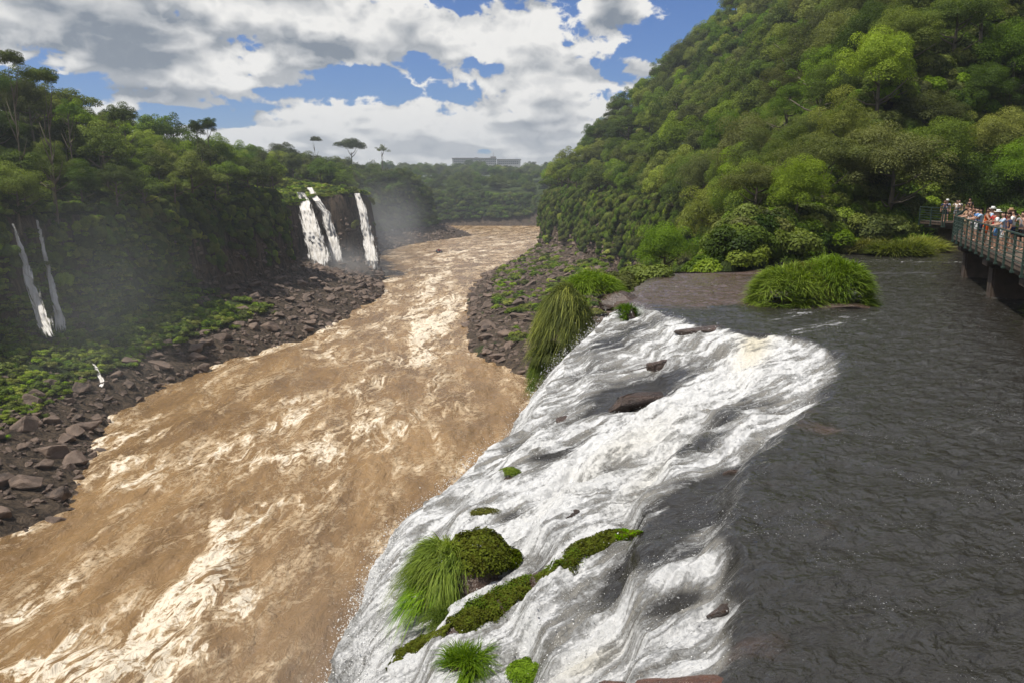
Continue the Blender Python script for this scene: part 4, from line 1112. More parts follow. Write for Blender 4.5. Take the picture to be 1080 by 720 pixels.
# the ridge of moss running down to the left
ridge = [(676, 562, .03), (664, 566, .12), (640, 572, .20), (616, 584, .24), (590, 606, .22), (562, 622, .27), (536, 640, .34), (508, 656, .36), (478, 672, .28), (448, 682, .20), (424, 688, .13), (408, 690, .05)]
P3 = [rooted(hit(a, b), .05) for a, b, _ in ridge]; c0 = P3[6]
rt_ = empty('moss_ridge', tuple(c0)); tag(rt_, 'long narrow ridge of brown and bright green moss running down through the cascade', 'moss', GG)
bm = bmesh.new(); fine = []
for k in range(61):
    s_ = k / 60 * (len(P3) - 1); i = min(int(s_), len(P3) - 2); fine.append((P3[i] + (P3[i + 1] - P3[i]) * (s_ - i), ridge[i][2] + (ridge[i + 1][2] - ridge[i][2]) * (s_ - i)))
tube(bm, [tuple(a_ - c0 + np.array([.03 * math.sin(k * 1.7), .03 * math.sin(k * 2.3), -.05])) for k, (a_, _) in enumerate(fine)], [w * .85 * (1 + .18 * math.sin(k * 1.3) + .1 * math.sin(k * 3.1)) for k, (_, w) in enumerate(fine)], 14)
obj('rock_base', bm_mesh('rock_base', bm, [M['rock_wet']], True), rt_)
def ridge_moss(n, mname, seed, f0, f1, side, leaf, lift):
    rs = np.random.RandomState(seed); t = rs.uniform(f0, f1, n) * (len(P3) - 1); i = np.minimum(t.astype(int), len(P3) - 2); u = (t - i)[:, None]
    A = np.array(P3); wd = np.array([w for _, _, w in ridge]); c = A[i] * (1 - u) + A[i + 1] * u; w = (wd[i] * (1 - u[:, 0]) + wd[i + 1] * u[:, 0])
    ang = rs.normal(side, .75, n); d = A[i + 1] - A[i]; d /= np.linalg.norm(d, axis=1, keepdims=True); s_ = np.cross(d, [0, 0, 1.0])
    bump_ = 1 + .35 * fbm(t * 2.2, ang * 1.2, 3, seed % 7)
    nr = s_ * np.sin(ang)[:, None] + np.array([0, 0, 1.0]) * np.cos(ang)[:, None]
    q = c - c0 + nr * (w * .98 * bump_ + rs.uniform(-.02, lift, n))[:, None] + np.array([0, 0, -.03])
    v, f, tn = leaf_quads(q, nr, leaf, rs, np.clip(.5 + fbm(t * 3, ang * 3, 3, 5) + rs.normal(0, .15, n), 0, 1))
    return mesh_from('moss', v, f, {'tone': tn}, False, [M[mname]])
obj('brown_moss', ridge_moss(52000, 'moss', 3, 0, 1, 0.0, .018, .05), rt_)
obj('green_moss', ridge_moss(11000, 'moss_bright', 4, .30, .70, .8, .018, .07), rt_)
obj('green_moss', ridge_moss(5000, 'moss_bright', 5, 0, .16, .2, .020, .05), rt_)
p = hit(472, 655); plant('grass_tuft', 'grass tuft between the mossy mound and the moss ridge', 'grass tuft', p, [('grass', grass_mesh('grass', 1500, .42, .012, 10, (.30, .28, .18), lean=(-.2, -.2), droop=1.2, seg=5), (0, 0, 0)), ('rock_base', base_rock(57, (.3, .28, .16)), (0, 0, 0))], 0, GG)
p = hit(492, 706); plant('grass_tuft', 'spiky bright grass tuft at the bottom edge below the moss ridge', 'grass tuft', p, [('grass', grass_mesh('grass', 1900, .48, .014, 11, (.26, .24, .16), 'grass', lean=(-.1, -.1), droop=1.0, seg=6), (0, 0, 0)), ('rock_base', base_rock(58, (.3, .28, .15)), (0, 0, 0))], 0, GG)
p = hit(558, 712); plant('moss_cushion', 'round olive green moss cushion at the bottom edge beside the spiky grass tuft', 'moss', p, [('moss', moss_mesh(9000, (.34, .27, .20), 6, 'moss_bright', .03, .013), (0, 0, 0)), ('rock_base', base_rock(59, (.34, .27, .2)), (0, 0, -.03))], 0, GG)
p = hit(541, 501); plant('moss_cushion', 'little bright green moss cushion on a dark rock near the left brink', 'moss', p, [('moss', moss_mesh(2500, (.28, .2, .13), 7, 'moss_bright', .03, .017), (-.08, 0, .05))], 0, GG)
p = hit(512, 543); plant('moss_cushion', 'low brown moss patch just above the mossy mound', 'moss', p, [('moss', moss_mesh(2500, (.40, .2, .12), 8, 'moss', .03, .017), (0, 0, .02)), ('rock_base', base_rock(60, (.45, .22, .12)), (0, 0, 0))], 0, GG)
p = rooted(hit(372, 712), .10); plant('leafy_plant', 'small leafy plant at the bottom edge of the left brink', 'plant', p, [('leaves', moss_mesh(260, (.16, .14, .10), 9, 'grass', .08, .022), (.02, 0, 0)), ('rock_base', base_rock(61, (.16, .14, .08)), (0, 0, 0))], 0, GG)
# bank grass beyond the upper river
for k, (px, py, r, n, mt, lb) in enumerate(((925, 268, 1.7, 3200, 'grass_dry', 'yellowish grass bank left end, across the river below the trees'), (955, 270, 2.0, 3600, 'grass_dry', 'yellowish grass bank in the middle, across the river below the trees'),
                                            (980, 266, 1.5, 2400, 'grass_dry', 'yellowish grass beside the far walkway pier'), (905, 262, 1.4, 1800, 'grass_dry', 'low pale grass at the corner of the far bank'),
                                            (962, 252, 1.7, 2000, 'grass', 'green grass rising behind the yellowish grass bank'))):
    p = W(px, py, 26.0)
    if k == 4: p = at(px, py, 66.5)
    plant('bank_grass', lb, 'grass clump', (p[0], p[1] + 1.0, 26.0), [('grass', grass_mesh('grass', n, 1.15, .07, 20 + k, (r, 1.3, .45), mt, droop=.8, seg=3), (0, 0, 0))], 0, 'grass of the far river bank')
for k, (px, py, r, mt, lb) in enumerate(((690, 292, 1.2, 'leaf_olive', 'olive shrub at left end of the shelf rim'), (795, 284, 1.3, 'leaf_bright', 'light green shrub on the shelf rim left of the round grass clump'), (850, 276, 1.6, 'leaf_mid', 'green shrub on the far bank behind the round grass clump'),
                                        (888, 268, 1.5, 'leaf_bright', 'light green shrub between the grass clump and the yellowish grass'), (650, 296, 1.1, 'leaf_olive', 'low olive shrub just right of the hanging grass'))):
    p = W(px, py, 26.0)
    o = plant('shrub', lb, 'shrub', (p[0], p[1] + 2.0, 25.9 if px > 700 else 25.0), [('leaves', shrub_proto(60 + k, mt, 14, 260, .055, .6), (0, 0, 0)), ('stem', bm_mesh('stem', trunk_bm(70 + k, .35, .6, .03), [M['bark']], True), (0, 0, 0))], k, 'shrubs along the far bank'); o.scale = (r * 1.3, r * 1.3, r * 1.3)

# ------------------------------------------------------------------ spray thrown up along the white water
def spray():
    rs = np.random.RandomState(31); n = 110000
    y = 4.5 * (34 / 4.5) ** rs.rand(n)
    q = rs.rand(n) ** .8
    kind = rs.rand(n)
    xl = lipx(y); xb = brx(y)
    x = xl + (xb - xl) * q * .95
    z = cascade_z(x, y)[0]
    h = .02 + rs.exponential(.045, n) * (.6 + .8 * q)
    z = z + .05 + h
    e = kind < .62                                            # the torn outer edge of the curtain
    t = rs.rand(n) ** 1.5 * .5
    out = .75 * np.sqrt(t * 26)
    x = np.where(e, xl - out * 1.05 - rs.exponential(.24, n) * (.5 + t * 2) + .05, x); z = np.where(e, lipz(y) - t * 24 + rs.normal(0, .12, n) + .1, z)
    y2 = np.where(e, y - out * .45, y)
    fo = np.clip(.9 + _dark(x, y) + _light(x, y) * .3, 0, 1)
    keep = e | (rs.rand(n) < fo ** 2)
    x, y2, z, y = x[keep], y2[keep], z[keep], y[keep]; n = len(x)
    s = np.clip(rs.exponential(.0035, n) + .0025, .0025, .018) * np.clip(y / 13, .6, 1.15)
    tv = np.array([[1, 1, 1], [-1, -1, 1], [-1, 1, -1], [1, -1, -1]], float) * .8
    V = np.stack([x, y2, z], 1)[:, None, :] + tv[None] * s[:, None, None] * rs.uniform(.6, 1.3, (n, 4, 1))
    F = (np.arange(n)[:, None, None] * 4 + np.array([[0, 1, 2], [0, 2, 3], [0, 3, 1], [1, 3, 2]])[None]).reshape(-1, 3)
    tag(obj('spray', mesh_from('spray', V.reshape(-1, 3), F, None, True, [M['drop']])), 'white droplets flying above the cascade and its torn left edge', kind='stuff')
spray()

# ------------------------------------------------------------------ waterfalls of the left cliff
def fall(label, rows, m_='fall', n_u=44, pull=2.0, seed=0, thick=.9, group='waterfalls of the left cliff'):
    """rows: (left px, right px, py); every row is carried out to the cliff that stands there"""
    A = []
    D = [min(hit_land(a, py)[1], hit_land((a + b) / 2, py)[1], hit_land(b, py)[1]) for a, b, py in rows]
    D = list(np.minimum.accumulate(D)); mid = D[len(D) // 2]
    for (a, b, py), Y in zip(rows, D):
        Y = min(max(Y, mid - 3.5), mid + 8); A.append((at(a, py, Y - pull), at(b, py, Y - pull)))
    m = len(rows); nv = 26 * (m - 1) + 1
    L_ = np.array([q[0] for q in A]); R_ = np.array([q[1] for q in A]); s = np.linspace(0, m - 1, nv)
    ip = lambda Q: np.stack([np.interp(s, np.arange(m), Q[:, k]) for k in range(3)], 1)
    L_, R_ = ip(L_), ip(R_); u = np.linspace(0, 1, n_u)
    P = L_[:, None] * (1 - u)[None, :, None] + R_[:, None] * u[None, :, None]
    ln = np.concatenate([[0], np.cumsum(np.linalg.norm(np.diff((L_ + R_) / 2, axis=0), axis=1))])
    wdt = np.linalg.norm(R_ - L_, axis=1)
    U = np.repeat(ln[:, None], n_u, 1); V = (u[None] - .5) * wdt[:, None]
    bul = np.sin(u * np.pi)[None] * thick * (.6 + .8 * fbm(U / 5, V / 1.2, 3, seed + 5))
    P[..., 1] -= bul + .35 * (1 - 2 * np.abs(fbm(U / 4, V / .9, 4, seed + 6)))
    P[..., 0] += .25 * fbm(U / 5, V * 0 + seed, 3, seed + 7) * np.minimum(U / 4, 1)
    edge = np.sin(u * np.pi)[None] ** 1.4 * np.ones_like(U)
    edge *= 1 - sst(U / ln[-1] + .06 * fbm(V / 2.5, V * 0 + seed, 2, 4), .80, 1.04)
    me = mesh_from('waterfall', P.reshape(-1, 3), grid_faces(nv, n_u), {'flow': np.stack([U.ravel(), V.ravel(), 0 * U.ravel()], 1), 'edge': edge.ravel()}, True, [M[m_]])
    return tag(obj('waterfall', me), label, 'waterfall', group)
fall('broad white leftmost fall of the main group, splitting as it drops', [(312, 322, 203), (313, 328, 209), (314, 333, 222), (316, 343, 245), (321, 351, 266), (324, 355, 284)], seed=1)
fall('narrow middle fall of the main group, stepping over dark rock', [(323, 331, 198), (330, 340, 212), (337, 350, 224), (343, 359, 250), (348, 368, 285)], seed=2)
fall('slender white right fall of the main group, leaping clear to the river', [(373, 381, 204), (377, 389, 224), (381, 396, 250), (383, 402, 275), (383, 406, 292)], seed=3, pull=3.0)
fall('tiny distant fall right of the main group, half lost in mist', [(407, 410, 233), (410, 415, 240), (413, 418, 247)], seed=4)
fall('left strand of the thin twin falls on the near left cliff', [(14, 17, 236), (15, 24, 246), (19, 29, 262), (24, 36, 280), (25, 43, 298), (32, 50, 318), (36, 60, 338), (41, 72, 358)], 'fall_thin', seed=5)
fall('right strand of the thin twin falls on the near left cliff', [(40, 43, 232), (43, 48, 246), (45, 51, 262), (48, 56, 280), (51, 62, 300), (56, 69, 326), (58, 79, 358)], 'fall_thin', seed=6)
fall('upper thread of small stream trickling over boulders on the left bank', [(85, 89, 377), (91, 96, 381), (95, 103, 384), (101, 108, 389)], 'fall_thin', seed=7, pull=.9, thick=.2, group='little stream of the left bank')
fall('lower thread of small stream dropping beside boulders toward the brown river', [(99, 105, 388), (102, 108, 394), (103, 113, 400), (105, 112, 408)], 'fall_thin', seed=9, pull=.9, thick=.2, group='little stream of the left bank')

# ------------------------------------------------------------------ walkway with its railing
DECK_Z = 28.1
WA, WB, WC = np.array([11.2, 11.0]), np.array([25.6, 46.8]), np.array([35.4, 63.2])
def frame2(a, b):
    d = (b - a) / np.linalg.norm(b - a); return d, np.array([d[1], -d[0]]), float(np.linalg.norm(b - a))
wk = empty('walkway', (WB[0], WB[1], 26.0)); tag(wk, 'raised concrete visitor walkway on dark piers crossing the upper river', 'walkway')
OFF = Vector((WB[0], WB[1], 26.0))
def seg_matrix(a, b):
    d, n, L = frame2(a, b)
    return Matrix(((n[0], d[0], 0, a[0]), (n[1], d[1], 0, a[1]), (0, 0, 1, 0), (0, 0, 0, 1))), L
MI = Matrix.Translation(-OFF)
def wpart(name, fn, mt, parent=None, smooth=False):
    bm = bmesh.new(); fn(bm); return obj(name, bm_mesh(name, bm, [M[mt]], smooth), parent or wk)
M1, L1 = seg_matrix(WA, WB); M2, L2 = seg_matrix(WB, WC)
def deck_fn(bm):
    bx(bm, -.12, 2.5, 0, L1, DECK_Z - .20, DECK_Z, MI @ M1, .02)
    bx(bm, .15, 2.2, .3, L1 - .3, DECK_Z - .48, DECK_Z - .203, MI @ M1)
wpart('deck', deck_fn, 'concrete')
wpart('deck', lambda bm: (bx(bm, -.1, 2.3, -.1, L2, DECK_Z - .205, DECK_Z - .004, MI @ M2, .02), bx(bm, .1, 2.1, 0, L2, DECK_Z - .55, DECK_Z - .21, MI @ M2)), 'concrete')
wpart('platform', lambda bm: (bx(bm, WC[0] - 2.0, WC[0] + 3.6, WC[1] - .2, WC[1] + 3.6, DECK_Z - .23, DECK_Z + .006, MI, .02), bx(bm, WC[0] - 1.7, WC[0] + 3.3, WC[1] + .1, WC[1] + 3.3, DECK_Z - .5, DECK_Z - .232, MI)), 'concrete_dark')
d1, n1, _ = frame2(WA, WB)
for k, s in enumerate((L1 - 1.6, L1 - 10.4, L1 - 19.0, L1 - 27.6)):
    c = WA + d1 * s + n1 * 1.05
    def pf(bm):
        Mp = Matrix.Translation((c[0] - OFF.x, c[1] - OFF.y, 0)) @ Matrix.Rotation(-math.atan2(d1[0], d1[1]), 4, 'Z')
        bx(bm, -.72, .72, -.60, .60, -4.0, DECK_Z - .75 - OFF.z, Mp, .09)
        bx(bm, -1.0, 1.0, -.66, .66, DECK_Z - .75 - OFF.z, DECK_Z - .483 - OFF.z, Mp, .03)
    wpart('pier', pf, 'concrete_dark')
def pf(bm):
    bx(bm, WC[0] - .9, WC[0] + 1.4, WC[1] + .6, WC[1] + 2.6, 23, DECK_Z - .5, MI, .05)
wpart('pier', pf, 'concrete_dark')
wpart('footing', lambda bm: bx(bm, WC[0] - 2.2, WC[0] + 3.2, WC[1] - .4, WC[1] + .5, 24, 26.28, MI, .05), 'concrete')

def railing(Mx, L, x0, y0, y1, step, nm='railing'):
    r = obj(nm, bm_mesh(nm, (lambda bm: (bx(bm, x0 - .035, x0 + .035, y0, y1, DECK_Z + 1.10, DECK_Z + 1.16, MI @ Mx, .008), bm)[1])(bmesh.new()), [M['rail_green']]), wk)
    n = max(2, int(round((y1 - y0) / step)) + 1)
    for k in range(n):
        y = y0 + .05 + (y1 - y0 - .1) * k / (n - 1)
        bm = bmesh.new(); bx(bm, x0 - .04, x0 + .04, y - .03, y + .03, DECK_Z - .30, DECK_Z + 1.098, MI @ Mx); bx(bm, x0 - .06, x0 + .075, y - .09, y + .09, DECK_Z - .34, DECK_Z - .27, MI @ Mx)
        obj('post', bm_mesh('post', bm, [M['rail_green']]), r)
    for h in (.12, .31, .50, .69, .88):
        bm = bmesh.new(); bx(bm, x0 - .012, x0 + .012, y0, y1, DECK_Z + h - .016, DECK_Z + h + .016, MI @ Mx); obj('rail', bm_mesh('rail', bm, [M['rail_green']]), r)
    return r
railing(M1, L1, -.16, 8.0, L1 - .02, 1.75)
railing(M1, L1, 2.54, 8.0, L1 - 1.5, 1.75)
railing(M2, L2, -.14, .3, L2 - .2, 1.75)
railing(Matrix.Translation((WC[0] - 2.06, WC[1] - .2, 0)), 3.6, 0, 0, 3.7, 1.8)
railing(Matrix.Translation((WC[0] - 2.0, WC[1] - .26, 0)) @ Matrix.Rotation(-math.pi / 2, 4, 'Z'), 2.0, 0, 0, 2.0, 1.0)

# ------------------------------------------------------------------ people
def skin_mesh(name, pts, edges, mt, levels=1, root=0):
    me = bpy.data.meshes.new(name + '_s'); me.from_pydata([q[:3] for q in pts], edges, [])
    o = bpy.data.objects.new(name + '_s', me); COL.objects.link(o)
    sk = o.modifiers.new('s', 'SKIN'); sk.use_smooth_shade = True
    for i, q in enumerate(pts):
        sv = me.skin_vertices[0].data[i]; r = q[3]; sv.radius = r if hasattr(r, '__len__') else (r, r); sv.use_root = (i == root)
    ss = o.modifiers.new('u', 'SUBSURF'); ss.levels = levels; ss.render_levels = levels
    dg = bpy.context.evaluated_depsgraph_get(); r = bpy.data.meshes.new_from_object(o.evaluated_get(dg))
    r.name = name; bpy.data.objects.remove(o); r.materials.clear(); r.materials.append(M[mt])
    for p_ in r.polygons: p_.use_smooth = True
    return r

def pose(kind):
    """joints of a 1.72 m figure facing +Y; arms by pose, legs standing or sitting"""
    J = dict(pel=(0, 0, .95), waist=(0, .01, 1.10), chest=(0, .01, 1.30), neck=(0, 0, 1.47), chin=(0, .02, 1.53), head=(0, .025, 1.62), crown=(0, .01, 1.68))
    for s, t in ((-1, 'l'), (1, 'r')):
        J['sh' + t] = (s * .185, 0, 1.42)
        if kind == 'lean': J['el' + t] = (s * .25, .16, 1.20); J['wr' + t] = (s * .16, .38, 1.16)
        elif kind == 'camera': J['el' + t] = (s * .25, .20, 1.27); J['wr' + t] = (s * .08, .30, 1.52)
        elif kind == 'wide': J['el' + t] = (s * .42, .10, 1.28); J['wr' + t] = (s * .60, .24, 1.17)
        elif kind == 'point' and s > 0: J['el' + t] = (.30, .24, 1.45); J['wr' + t] = (.34, .50, 1.52)
        elif kind == 'sit': J['el' + t] = (s * .23, .10, 1.14); J['wr' + t] = (s * .14, .34, 1.06)
        else: J['el' + t] = (s * .25, -.02, 1.14); J['wr' + t] = (s * .26, .08, .90)
        if kind == 'sit': J['hp' + t] = (s * .10, .02, .92); J['kn' + t] = (s * .14, .44, .92); J['an' + t] = (s * .14, .46, .50)
        else: J['hp' + t] = (s * .10, 0, .90); J['kn' + t] = (s * .11, .02, .49); J['an' + t] = (s * .12, -.02, .08)
    return J

def person_meshes(kind, skin, shirt, lower, hair, long_hair=False, skirt=False, sleeveless=False):
    J = pose(kind); P, E, ix = [], [], {}
    def v(n, p, r, link=None):
        ix[n] = len(P); P.append((*p, r))
        if link is not None: E.append((ix[link], ix[n]))
    v('pel', J['pel'], (.145, .10)); v('waist', J['waist'], (.125, .09), 'pel'); v('chest', J['chest'], (.155, .105), 'waist'); v('neck', J['neck'], .055, 'chest'); v('chin', J['chin'], (.062, .070), 'neck')
    v('head', J['head'], (.078, .098), 'chin'); v('crown', J['crown'], (.060, .075), 'head')
    v('nose', (0, J['head'][1] + .115, J['head'][2] - .02), .012, 'head')
    for s, t in ((-1, 'l'), (1, 'r')):
        v('ear' + t, (s * .088, J['head'][1] - .01, J['head'][2] - .01), .014, 'head')
        v('sh' + t, J['sh' + t], .058, 'chest'); v('el' + t, J['el' + t], .040, 'sh' + t); v('wr' + t, J['wr' + t], .027, 'el' + t)
        a, b = Vector(J['el' + t]), Vector(J['wr' + t]); d = (b - a).normalized(); sd_ = d.cross(Vector((0, 0, 1))).normalized()
        if sd_.length < .5: sd_ = Vector((1, 0, 0))
        up = sd_.cross(d)
        pm = b + d * .055; v('pm' + t, pm, (.034, .018), 'wr' + t)
        for fi, (o_, ln) in enumerate(((-.028, .070), (-.010, .080), (.009, .076), (.026, .060))):
            k1 = pm + d * (.030 + ln * .35) + sd_ * o_ * 1.2; k2 = k1 + d * ln * .45 - up * .022
            v('f%d%s' % (fi, t), k1, .0095, 'pm' + t); v('g%d%s' % (fi, t), k2, .0075, 'f%d%s' % (fi, t))
        th = b + d * .035 - sd_ * s * .045; v('th' + t, th, .011, 'wr' + t); v('ti' + t, th + d * .035 - sd_ * s * .01, .008, 'th' + t)
        v('hp' + t, J['hp' + t], .088, 'pel'); v('kn' + t, J['kn' + t], .056, 'hp' + t); v('an' + t, J['an' + t], .038, 'kn' + t)
        v('to' + t, (J['an' + t][0] * 1.15, J['an' + t][1] + .16, J['an' + t][2] - .045), (.040, .026), 'an' + t)
    out = [('body', skin_mesh('body', P, E, skin))]
    # shirt
    P2 = [(*J['pel'][:2], J['pel'][2] + .02, (.162, .118)), (*J['waist'], (.148, .110)), (*J['chest'], (.172, .122)), (J['neck'][0], J['neck'][1], J['neck'][2] - .045, .075)]; E2 = [(0, 1), (1, 2), (2, 3)]
    for s, t in ((-1, 'l'), (1, 'r')):
        n = len(P2); P2.append((*J['sh' + t], .072)); E2.append((2, n))
        if not sleeveless:
            m_ = Vector(J['sh' + t]).lerp(Vector(J['el' + t]), .7); P2.append((*m_, .062)); E2.append((n, n + 1))
    out.append(('shirt', skin_mesh('shirt', P2, E2, shirt)))
    P3_ = [(J['pel'][0], J['pel'][1], J['pel'][2] + .04, (.155, .112))]; E3 = []
    for t in 'lr':
        n = len(P3_); P3_.append((*J['hp' + t], .104)); m_ = Vector(J['hp' + t]).lerp(Vector(J['kn' + t]), .85); P3_.append((*m_, .082)); E3 += [(0, n), (n, n + 1)]
    out.append(('shorts', skin_mesh('shorts', P3_, E3, lower)))
    h = J['head']; PH = [(0, h[1] - .035, h[2] + .02, (.080, .078)), (0, h[1] - .018, h[2] + .065, (.074, .078)), (0, h[1] - .06, h[2] - .06, (.062, .045))]; EH = [(0, 1), (0, 2)]
    if long_hair: PH.append((0, h[1] - .085, h[2] - .22, (.085, .035))); EH.append((2, 3))
    out.append(('hair', skin_mesh('hair', PH, EH, hair)))
    bm = bmesh.new()
    for s in (-1, 1):
        r = bmesh.ops.create_uvsphere(bm, u_segments=8, v_segments=6, radius=.012); bmesh.ops.translate(bm, vec=(s * .033, h[1] + .094, h[2] + .0), verts=r['verts'])
    out.append(('eyes', bm_mesh('eyes', bm, [M['hair_dark']], True)))
    bm = bmesh.new(); bx(bm, -.025, .025, h[1] + .082, h[1] + .100, h[2] - .062, h[2] - .052); out.append(('mouth', bm_mesh('mouth', bm, [M['cloth_pink']])))
    return out

def hat_mesh(c, mt):
    bm = bmesh.new(); bmesh.ops.create_cone(bm, cap_ends=True, segments=20, radius1=.17, radius2=.15, depth=.015)
    r = bmesh.ops.create_cone(bm, cap_ends=True, segments=20, radius1=.098, radius2=.080, depth=.10); bmesh.ops.translate(bm, vec=(0, 0, .05), verts=r['verts'])
    bmesh.ops.translate(bm, vec=c, verts=bm.verts); return bm_mesh('hat', bm, [M[mt]], True)

def camera_mesh():
    bm = bmesh.new(); bx(bm, -.06, .06, -.03, .03, -.04, .04, None, .006)
    r = bmesh.ops.create_cone(bm, cap_ends=True, segments=14, radius1=.032, radius2=.032, depth=.07); bmesh.ops.rotate(bm, cent=(0, 0, 0), matrix=Matrix.Rotation(math.pi / 2, 3, 'X'), verts=r['verts']); bmesh.ops.translate(bm, vec=(0, .06, 0), verts=r['verts'])
    return bm_mesh('camera', bm, [M['cloth_black']])

PG = 'visitors crowding the walkway'
def person(s, off, turn, kind, skin, shirt, lower, hair, label, hat=None, scale=1.0, where=1, **kw):
    """s: metres back from the walkway's bend; off: metres from the left railing"""
    if where == 1: c = WB - d1 * s + n1 * off; base = math.atan2(-n1[1], -n1[0]) - math.pi / 2
    else: c = np.array([WC[0] - 1.9 + off, WC[1] + s]); base = R(150)
    t = empty('person', (c[0], c[1], DECK_Z), base + R(turn)); t.scale = (scale,) * 3; tag(t, label, 'person', PG if where == 1 else 'visitors on the far platform')
    for nm, me in person_meshes(kind, skin, 'cloth_' + shirt, 'cloth_' + lower, hair, **kw): obj(nm, me, t)
    if hat: obj('hat', hat_mesh((0, .01, 1.70), 'cloth_' + hat), t)
    if kind == 'camera':
        cm = obj('camera', camera_mesh(), None); cm.location = t.matrix_basis @ Vector((0, .42, 1.60)); cm.rotation_euler = t.rotation_euler
        tag(cm, 'small black camera held up by %s' % ' '.join(label.split()[:7]), 'camera')
    return t
L_, T_, HD, HF = 'skin_light', 'skin_tan', 'hair_dark', 'hair_fair'
person(.9, .35, 10, 'lean', T_, 'tan', 'khaki', HF, 'person in tan shirt leaning on the walkway rail at its far bend', long_hair=True)
person(2.1, .35, -5, 'lean', L_, 'white', 'khaki', HD, 'person in white vest leaning at the rail, second from the far bend', sleeveless=True)
person(2.6, 1.2, 50, 'stand', L_, 'grey', 'navy', HD, 'person in grey shirt standing behind the one in white vest')
person(3.5, .35, 15, 'camera', T_, 'black', 'grey', HD, 'person in black shirt raising a camera at the rail')
person(4.2, 1.1, -20, 'stand', L_, 'lightblue', 'khaki', HF, 'person in light blue shirt and pale hat behind the rail', hat='white')
person(4.7, .35, 0, 'lean', L_, 'blue', 'white', HD, 'person in blue shirt leaning with both arms on the rail')
person(5.7, .38, -20, 'lean', T_, 'lightblue', 'navy', HD, 'person in pale blue top leaning beside the orange dressed one', long_hair=True)
person(6.2, 1.5, 80, 'stand', L_, 'yellow', 'grey', HD, 'person in yellow shirt at the back of the crowd')
person(7.3, 1.4, 30, 'stand', T_, 'red', 'black', HD, 'person in red shirt and beige cap standing at the back', hat='tan')
person(8.0, .30, 165, 'wide', T_, 'orange', 'orange', HD, 'person in orange top with back to the rail and arms spread', sleeveless=True, long_hair=True, scale=1.04)
person(8.7, 1.3, -30, 'point', L_, 'white', 'navy', HD, 'person in white shirt pointing over the rail')
person(9.4, .45, 20, 'lean', T_, 'red', 'khaki', HD, 'person in dark red shirt leaning right of the orange dressed one', scale=1.03)
person(10.3, .40, -15, 'stand', L_, 'white', 'blue', HF, 'person in white shirt and white hat close to the right edge', hat='white')
person(10.9, 1.3, 40, 'camera', L_, 'grey', 'black', HD, 'person in grey shirt photographing near the right edge')
person(11.8, .40, 0, 'lean', L_, 'lightblue', 'white', HD, 'person in pale blue shirt leaning nearest the right edge', long_hair=True)
person(12.7, .45, 10, 'stand', T_, 'navy', 'khaki', HD, 'person in navy shirt standing at the picture edge')
person(12.9, 1.5, 10, 'stand', T_, 'pink', 'khaki', HF, 'person in pink shirt behind the one in navy')
person(.9, .45, 15, 'stand', T_, 'navy', 'black', HD, 'person in navy clothes at left end of the far platform', where=2)
person(1.5, .95, 0, 'stand', L_, 'lightblue', 'navy', HD, 'person in light blue shirt and pale hat on the far platform', hat='white', where=2)
person(.6, 1.25, -10, 'camera', L_, 'white', 'grey', HD, 'person in white shirt holding up a camera on the far platform', where=2)
person(1.2, 1.75, 0, 'stand', L_, 'grey', 'khaki', HD, 'person in grey shirt in the middle of the far platform', where=2)
person(.7, 2.3, -20, 'stand', T_, 'black', 'black', HD, 'tall person all in black at right end of the far platform', where=2, scale=1.08)

# ------------------------------------------------------------------ far buildings and the boat
M['render_white'] = plain('weathered_white_wall', (.48, .47, .44), .8, .2, .15, .2)
M['glass_dark'] = plain('dark_window_glass', (.05, .06, .07), .25, .6, .2, .3)
M['roof_grey'] = plain('grey_roof', (.22, .20, .19), .8, .2, .2, .2)
def hotel():
    D = 1350.0; pL, pR = at(477, 166, D), at(549, 166, D); zb = CAM_Z + (D * ray(500, 174)[2] / ray(500, 174)[1]); x0, x1 = pL[0], pR[0]
    zt = pL[2]; t = empty('hotel', ((x0 + x1) / 2, D, zb)); tag(t, 'long low white hotel with rows of windows on the wooded horizon', 'building')
    Wd = (x1 - x0) / 2; H = zt - zb
    def part(nm, fn, mt, par=None):
        bm = bmesh.new(); fn(bm); return obj(nm, bm_mesh(nm, bm, [M[mt]]), par or t)
    part('wall', lambda bm: (bx(bm, -Wd, Wd * .28, 0, 18, -6, H * .82), bx(bm, Wd * .30, Wd, 3, 18, -6, H * .66)), 'render_white')
    rf = part('roof', lambda bm: (bx(bm, -Wd - 1, Wd * .29, -1, 19, H * .82, H * .90), bx(bm, Wd * .295, Wd + 1, 2, 19, H * .66, H * .74)), 'roof_grey')
    part('tower', lambda bm: (bx(bm, Wd * .12, Wd * .28, 4, 14, H * .90, H * 1.10), bx(bm, -Wd * .35, -Wd * .25, 4, 12, H * .90, H * .98)), 'roof_grey')
    part('mast', lambda bm: tube(bm, [(Wd * .2, 9, H * 1.1), (Wd * .2, 9, H * 1.7)], [.35, .15], 6), 'roof_grey')
    for lv in range(3):
        for k in range(32):
            x = -Wd + 3 + k * (Wd * 2 - 6) / 32; right = x > Wd * .28
            if Wd * .24 < x < Wd * .33 or (right and lv == 2): continue
            z = H * (.08 + .25 * lv)
            part('window', lambda bm: bx(bm, x, x + 2.3, (3 if right else 0) - .12, (3 if right else 0) + .1, z, z + H * .12), 'glass_dark')
hotel()

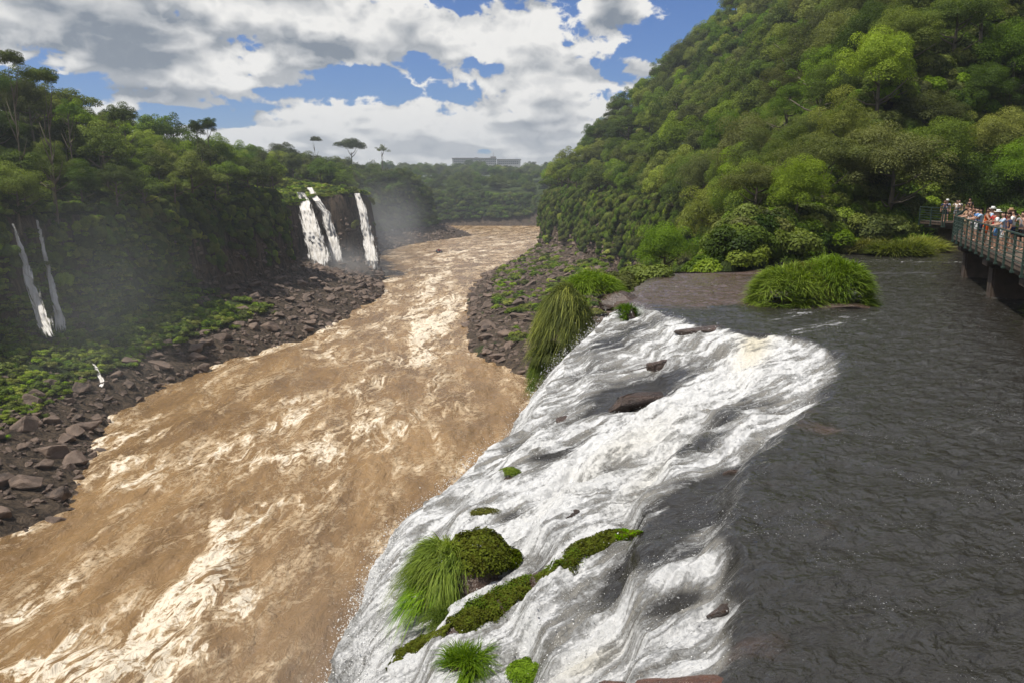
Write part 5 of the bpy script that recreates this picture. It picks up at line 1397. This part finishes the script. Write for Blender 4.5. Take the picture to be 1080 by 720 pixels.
def boat():
    p = W(463, 266, 0.15); t = empty('boat', (p[0], p[1], .15), R(8)); tag(t, 'small dark tour boat with passengers pushing up the brown river', 'boat')
    bm = bmesh.new()
    for s in (-1, 1): tube(bm, [(s * 1.1, -4.0, .35), (s * 1.2, -2, .35), (s * 1.2, 1.5, .4), (s * .9, 3.3, .6), (0, 4.4, .9)], [.26, .30, .30, .28, .22], 10)
    obj('tube', bm_mesh('tube', bm, [M['cloth_black']], True), t)
    bm = bmesh.new(); bx(bm, -1.0, 1.0, -3.9, 2.6, .02, .22, None, .04); obj('hull', bm_mesh('hull', bm, [M['cloth_grey']]), t)
    for k in range(4):
        bm = bmesh.new(); bx(bm, -.85, .85, -2.6 + k * 1.2, -2.2 + k * 1.2, .22, .50, None, .02); obj('bench', bm_mesh('bench', bm, [M['cloth_grey']]), t)
    bm = bmesh.new(); bx(bm, -.25, .25, -4.3, -3.8, .15, 1.1, None, .06); obj('engine', bm_mesh('engine', bm, [M['cloth_black']]), t)
    for k, (x, y, sh, lb) in enumerate(((-.45, -2.4, 'orange', 'rear left'), (.45, -2.4, 'red', 'rear right'), (-.45, -1.2, 'orange', 'second row left'), (.45, -1.2, 'white', 'second row right'), (-.45, 0.0, 'blue', 'third row left'), (.45, 0, 'orange', 'third row right'), (0, 1.2, 'red', 'front'))):
        q = empty('person', t.matrix_basis @ Vector((x, y, -.36)), R(8)); tag(q, 'passenger in %s top sitting in the boat, %s seat' % (sh, lb), 'person', 'passengers of the boat')
        for nm, me in person_meshes('sit', T_, 'cloth_' + sh, 'cloth_black', HD)[:4]: obj(nm, me, q)
boat()

# ------------------------------------------------------------------ mist of the falls and the haze of the gorge
def mist(name, label, c, r, dens, col=(1, 1, 1), noise_s=.05):
    bm = bmesh.new(); bmesh.ops.create_icosphere(bm, subdivisions=3, radius=1.0)
    def f(t):
        o = t.node('ShaderNodeTexCoord').outputs['Object']
        ln = t.node('ShaderNodeVectorMath', {0: o}, operation='LENGTH').outputs['Value']
        n = t.noise(t.node('ShaderNodeNewGeometry').outputs['Position'], noise_s, 3, .6)
        fall_ = t.m('SUBTRACT', 1.0, t.m('ADD', ln, t.m('MULTIPLY', t.m('SUBTRACT', n, .5), .9)), clamp=True)
        dn = t.m('MULTIPLY', t.m('MULTIPLY', fall_, fall_), dens)
        v = t.node('ShaderNodeVolumePrincipled', {'Color': (*col, 1), 'Density': dn, 'Anisotropy': .25})
        return (None, v.outputs[0])
    m_ = bpy.data.materials.new(name); m_.use_nodes = True; t = NT(m_.node_tree); t.n.clear(); out = t.n.new('ShaderNodeOutputMaterial'); t.l.new(f(t)[1], out.inputs['Volume'])
    o = obj(name, bm_mesh(name, bm, [m_], True), None, c); o.scale = r
    return tag(o, label, kind='stuff')
mist('mist', 'pale mist drifting up from the foot of the main falls', (-48, 292, 14), (24, 36, 26), .030)
mist('mist', 'dense white mist boiling where the main falls land', (-56, 258, 5), (19, 15, 12), .08)
mist('mist', 'thin spray mist hanging before the thin twin falls at left', (-58, 112, 14), (20, 28, 24), .008, (.95, 1, .98))
mist('mist', 'spray mist drifting over the brown river below the foreground cascade', (-10, 34, 6), (12, 22, 15), .016)

bm = bmesh.new(); bx(bm, -1200, 1200, -60, 2600, -8.5, 170)
m_ = bpy.data.materials.new('haze'); m_.use_nodes = True; t = NT(m_.node_tree); t.n.clear(); out = t.n.new('ShaderNodeOutputMaterial')
v = t.node('ShaderNodeVolumePrincipled', {'Color': (.86, .93, 1.0, 1), 'Density': .00024, 'Anisotropy': .2}); t.l.new(v.outputs[0], out.inputs['Volume'])
hz = obj('haze', bm_mesh('haze', bm, [m_])); tag(hz, 'thin bluish haze filling the gorge', kind='stuff')
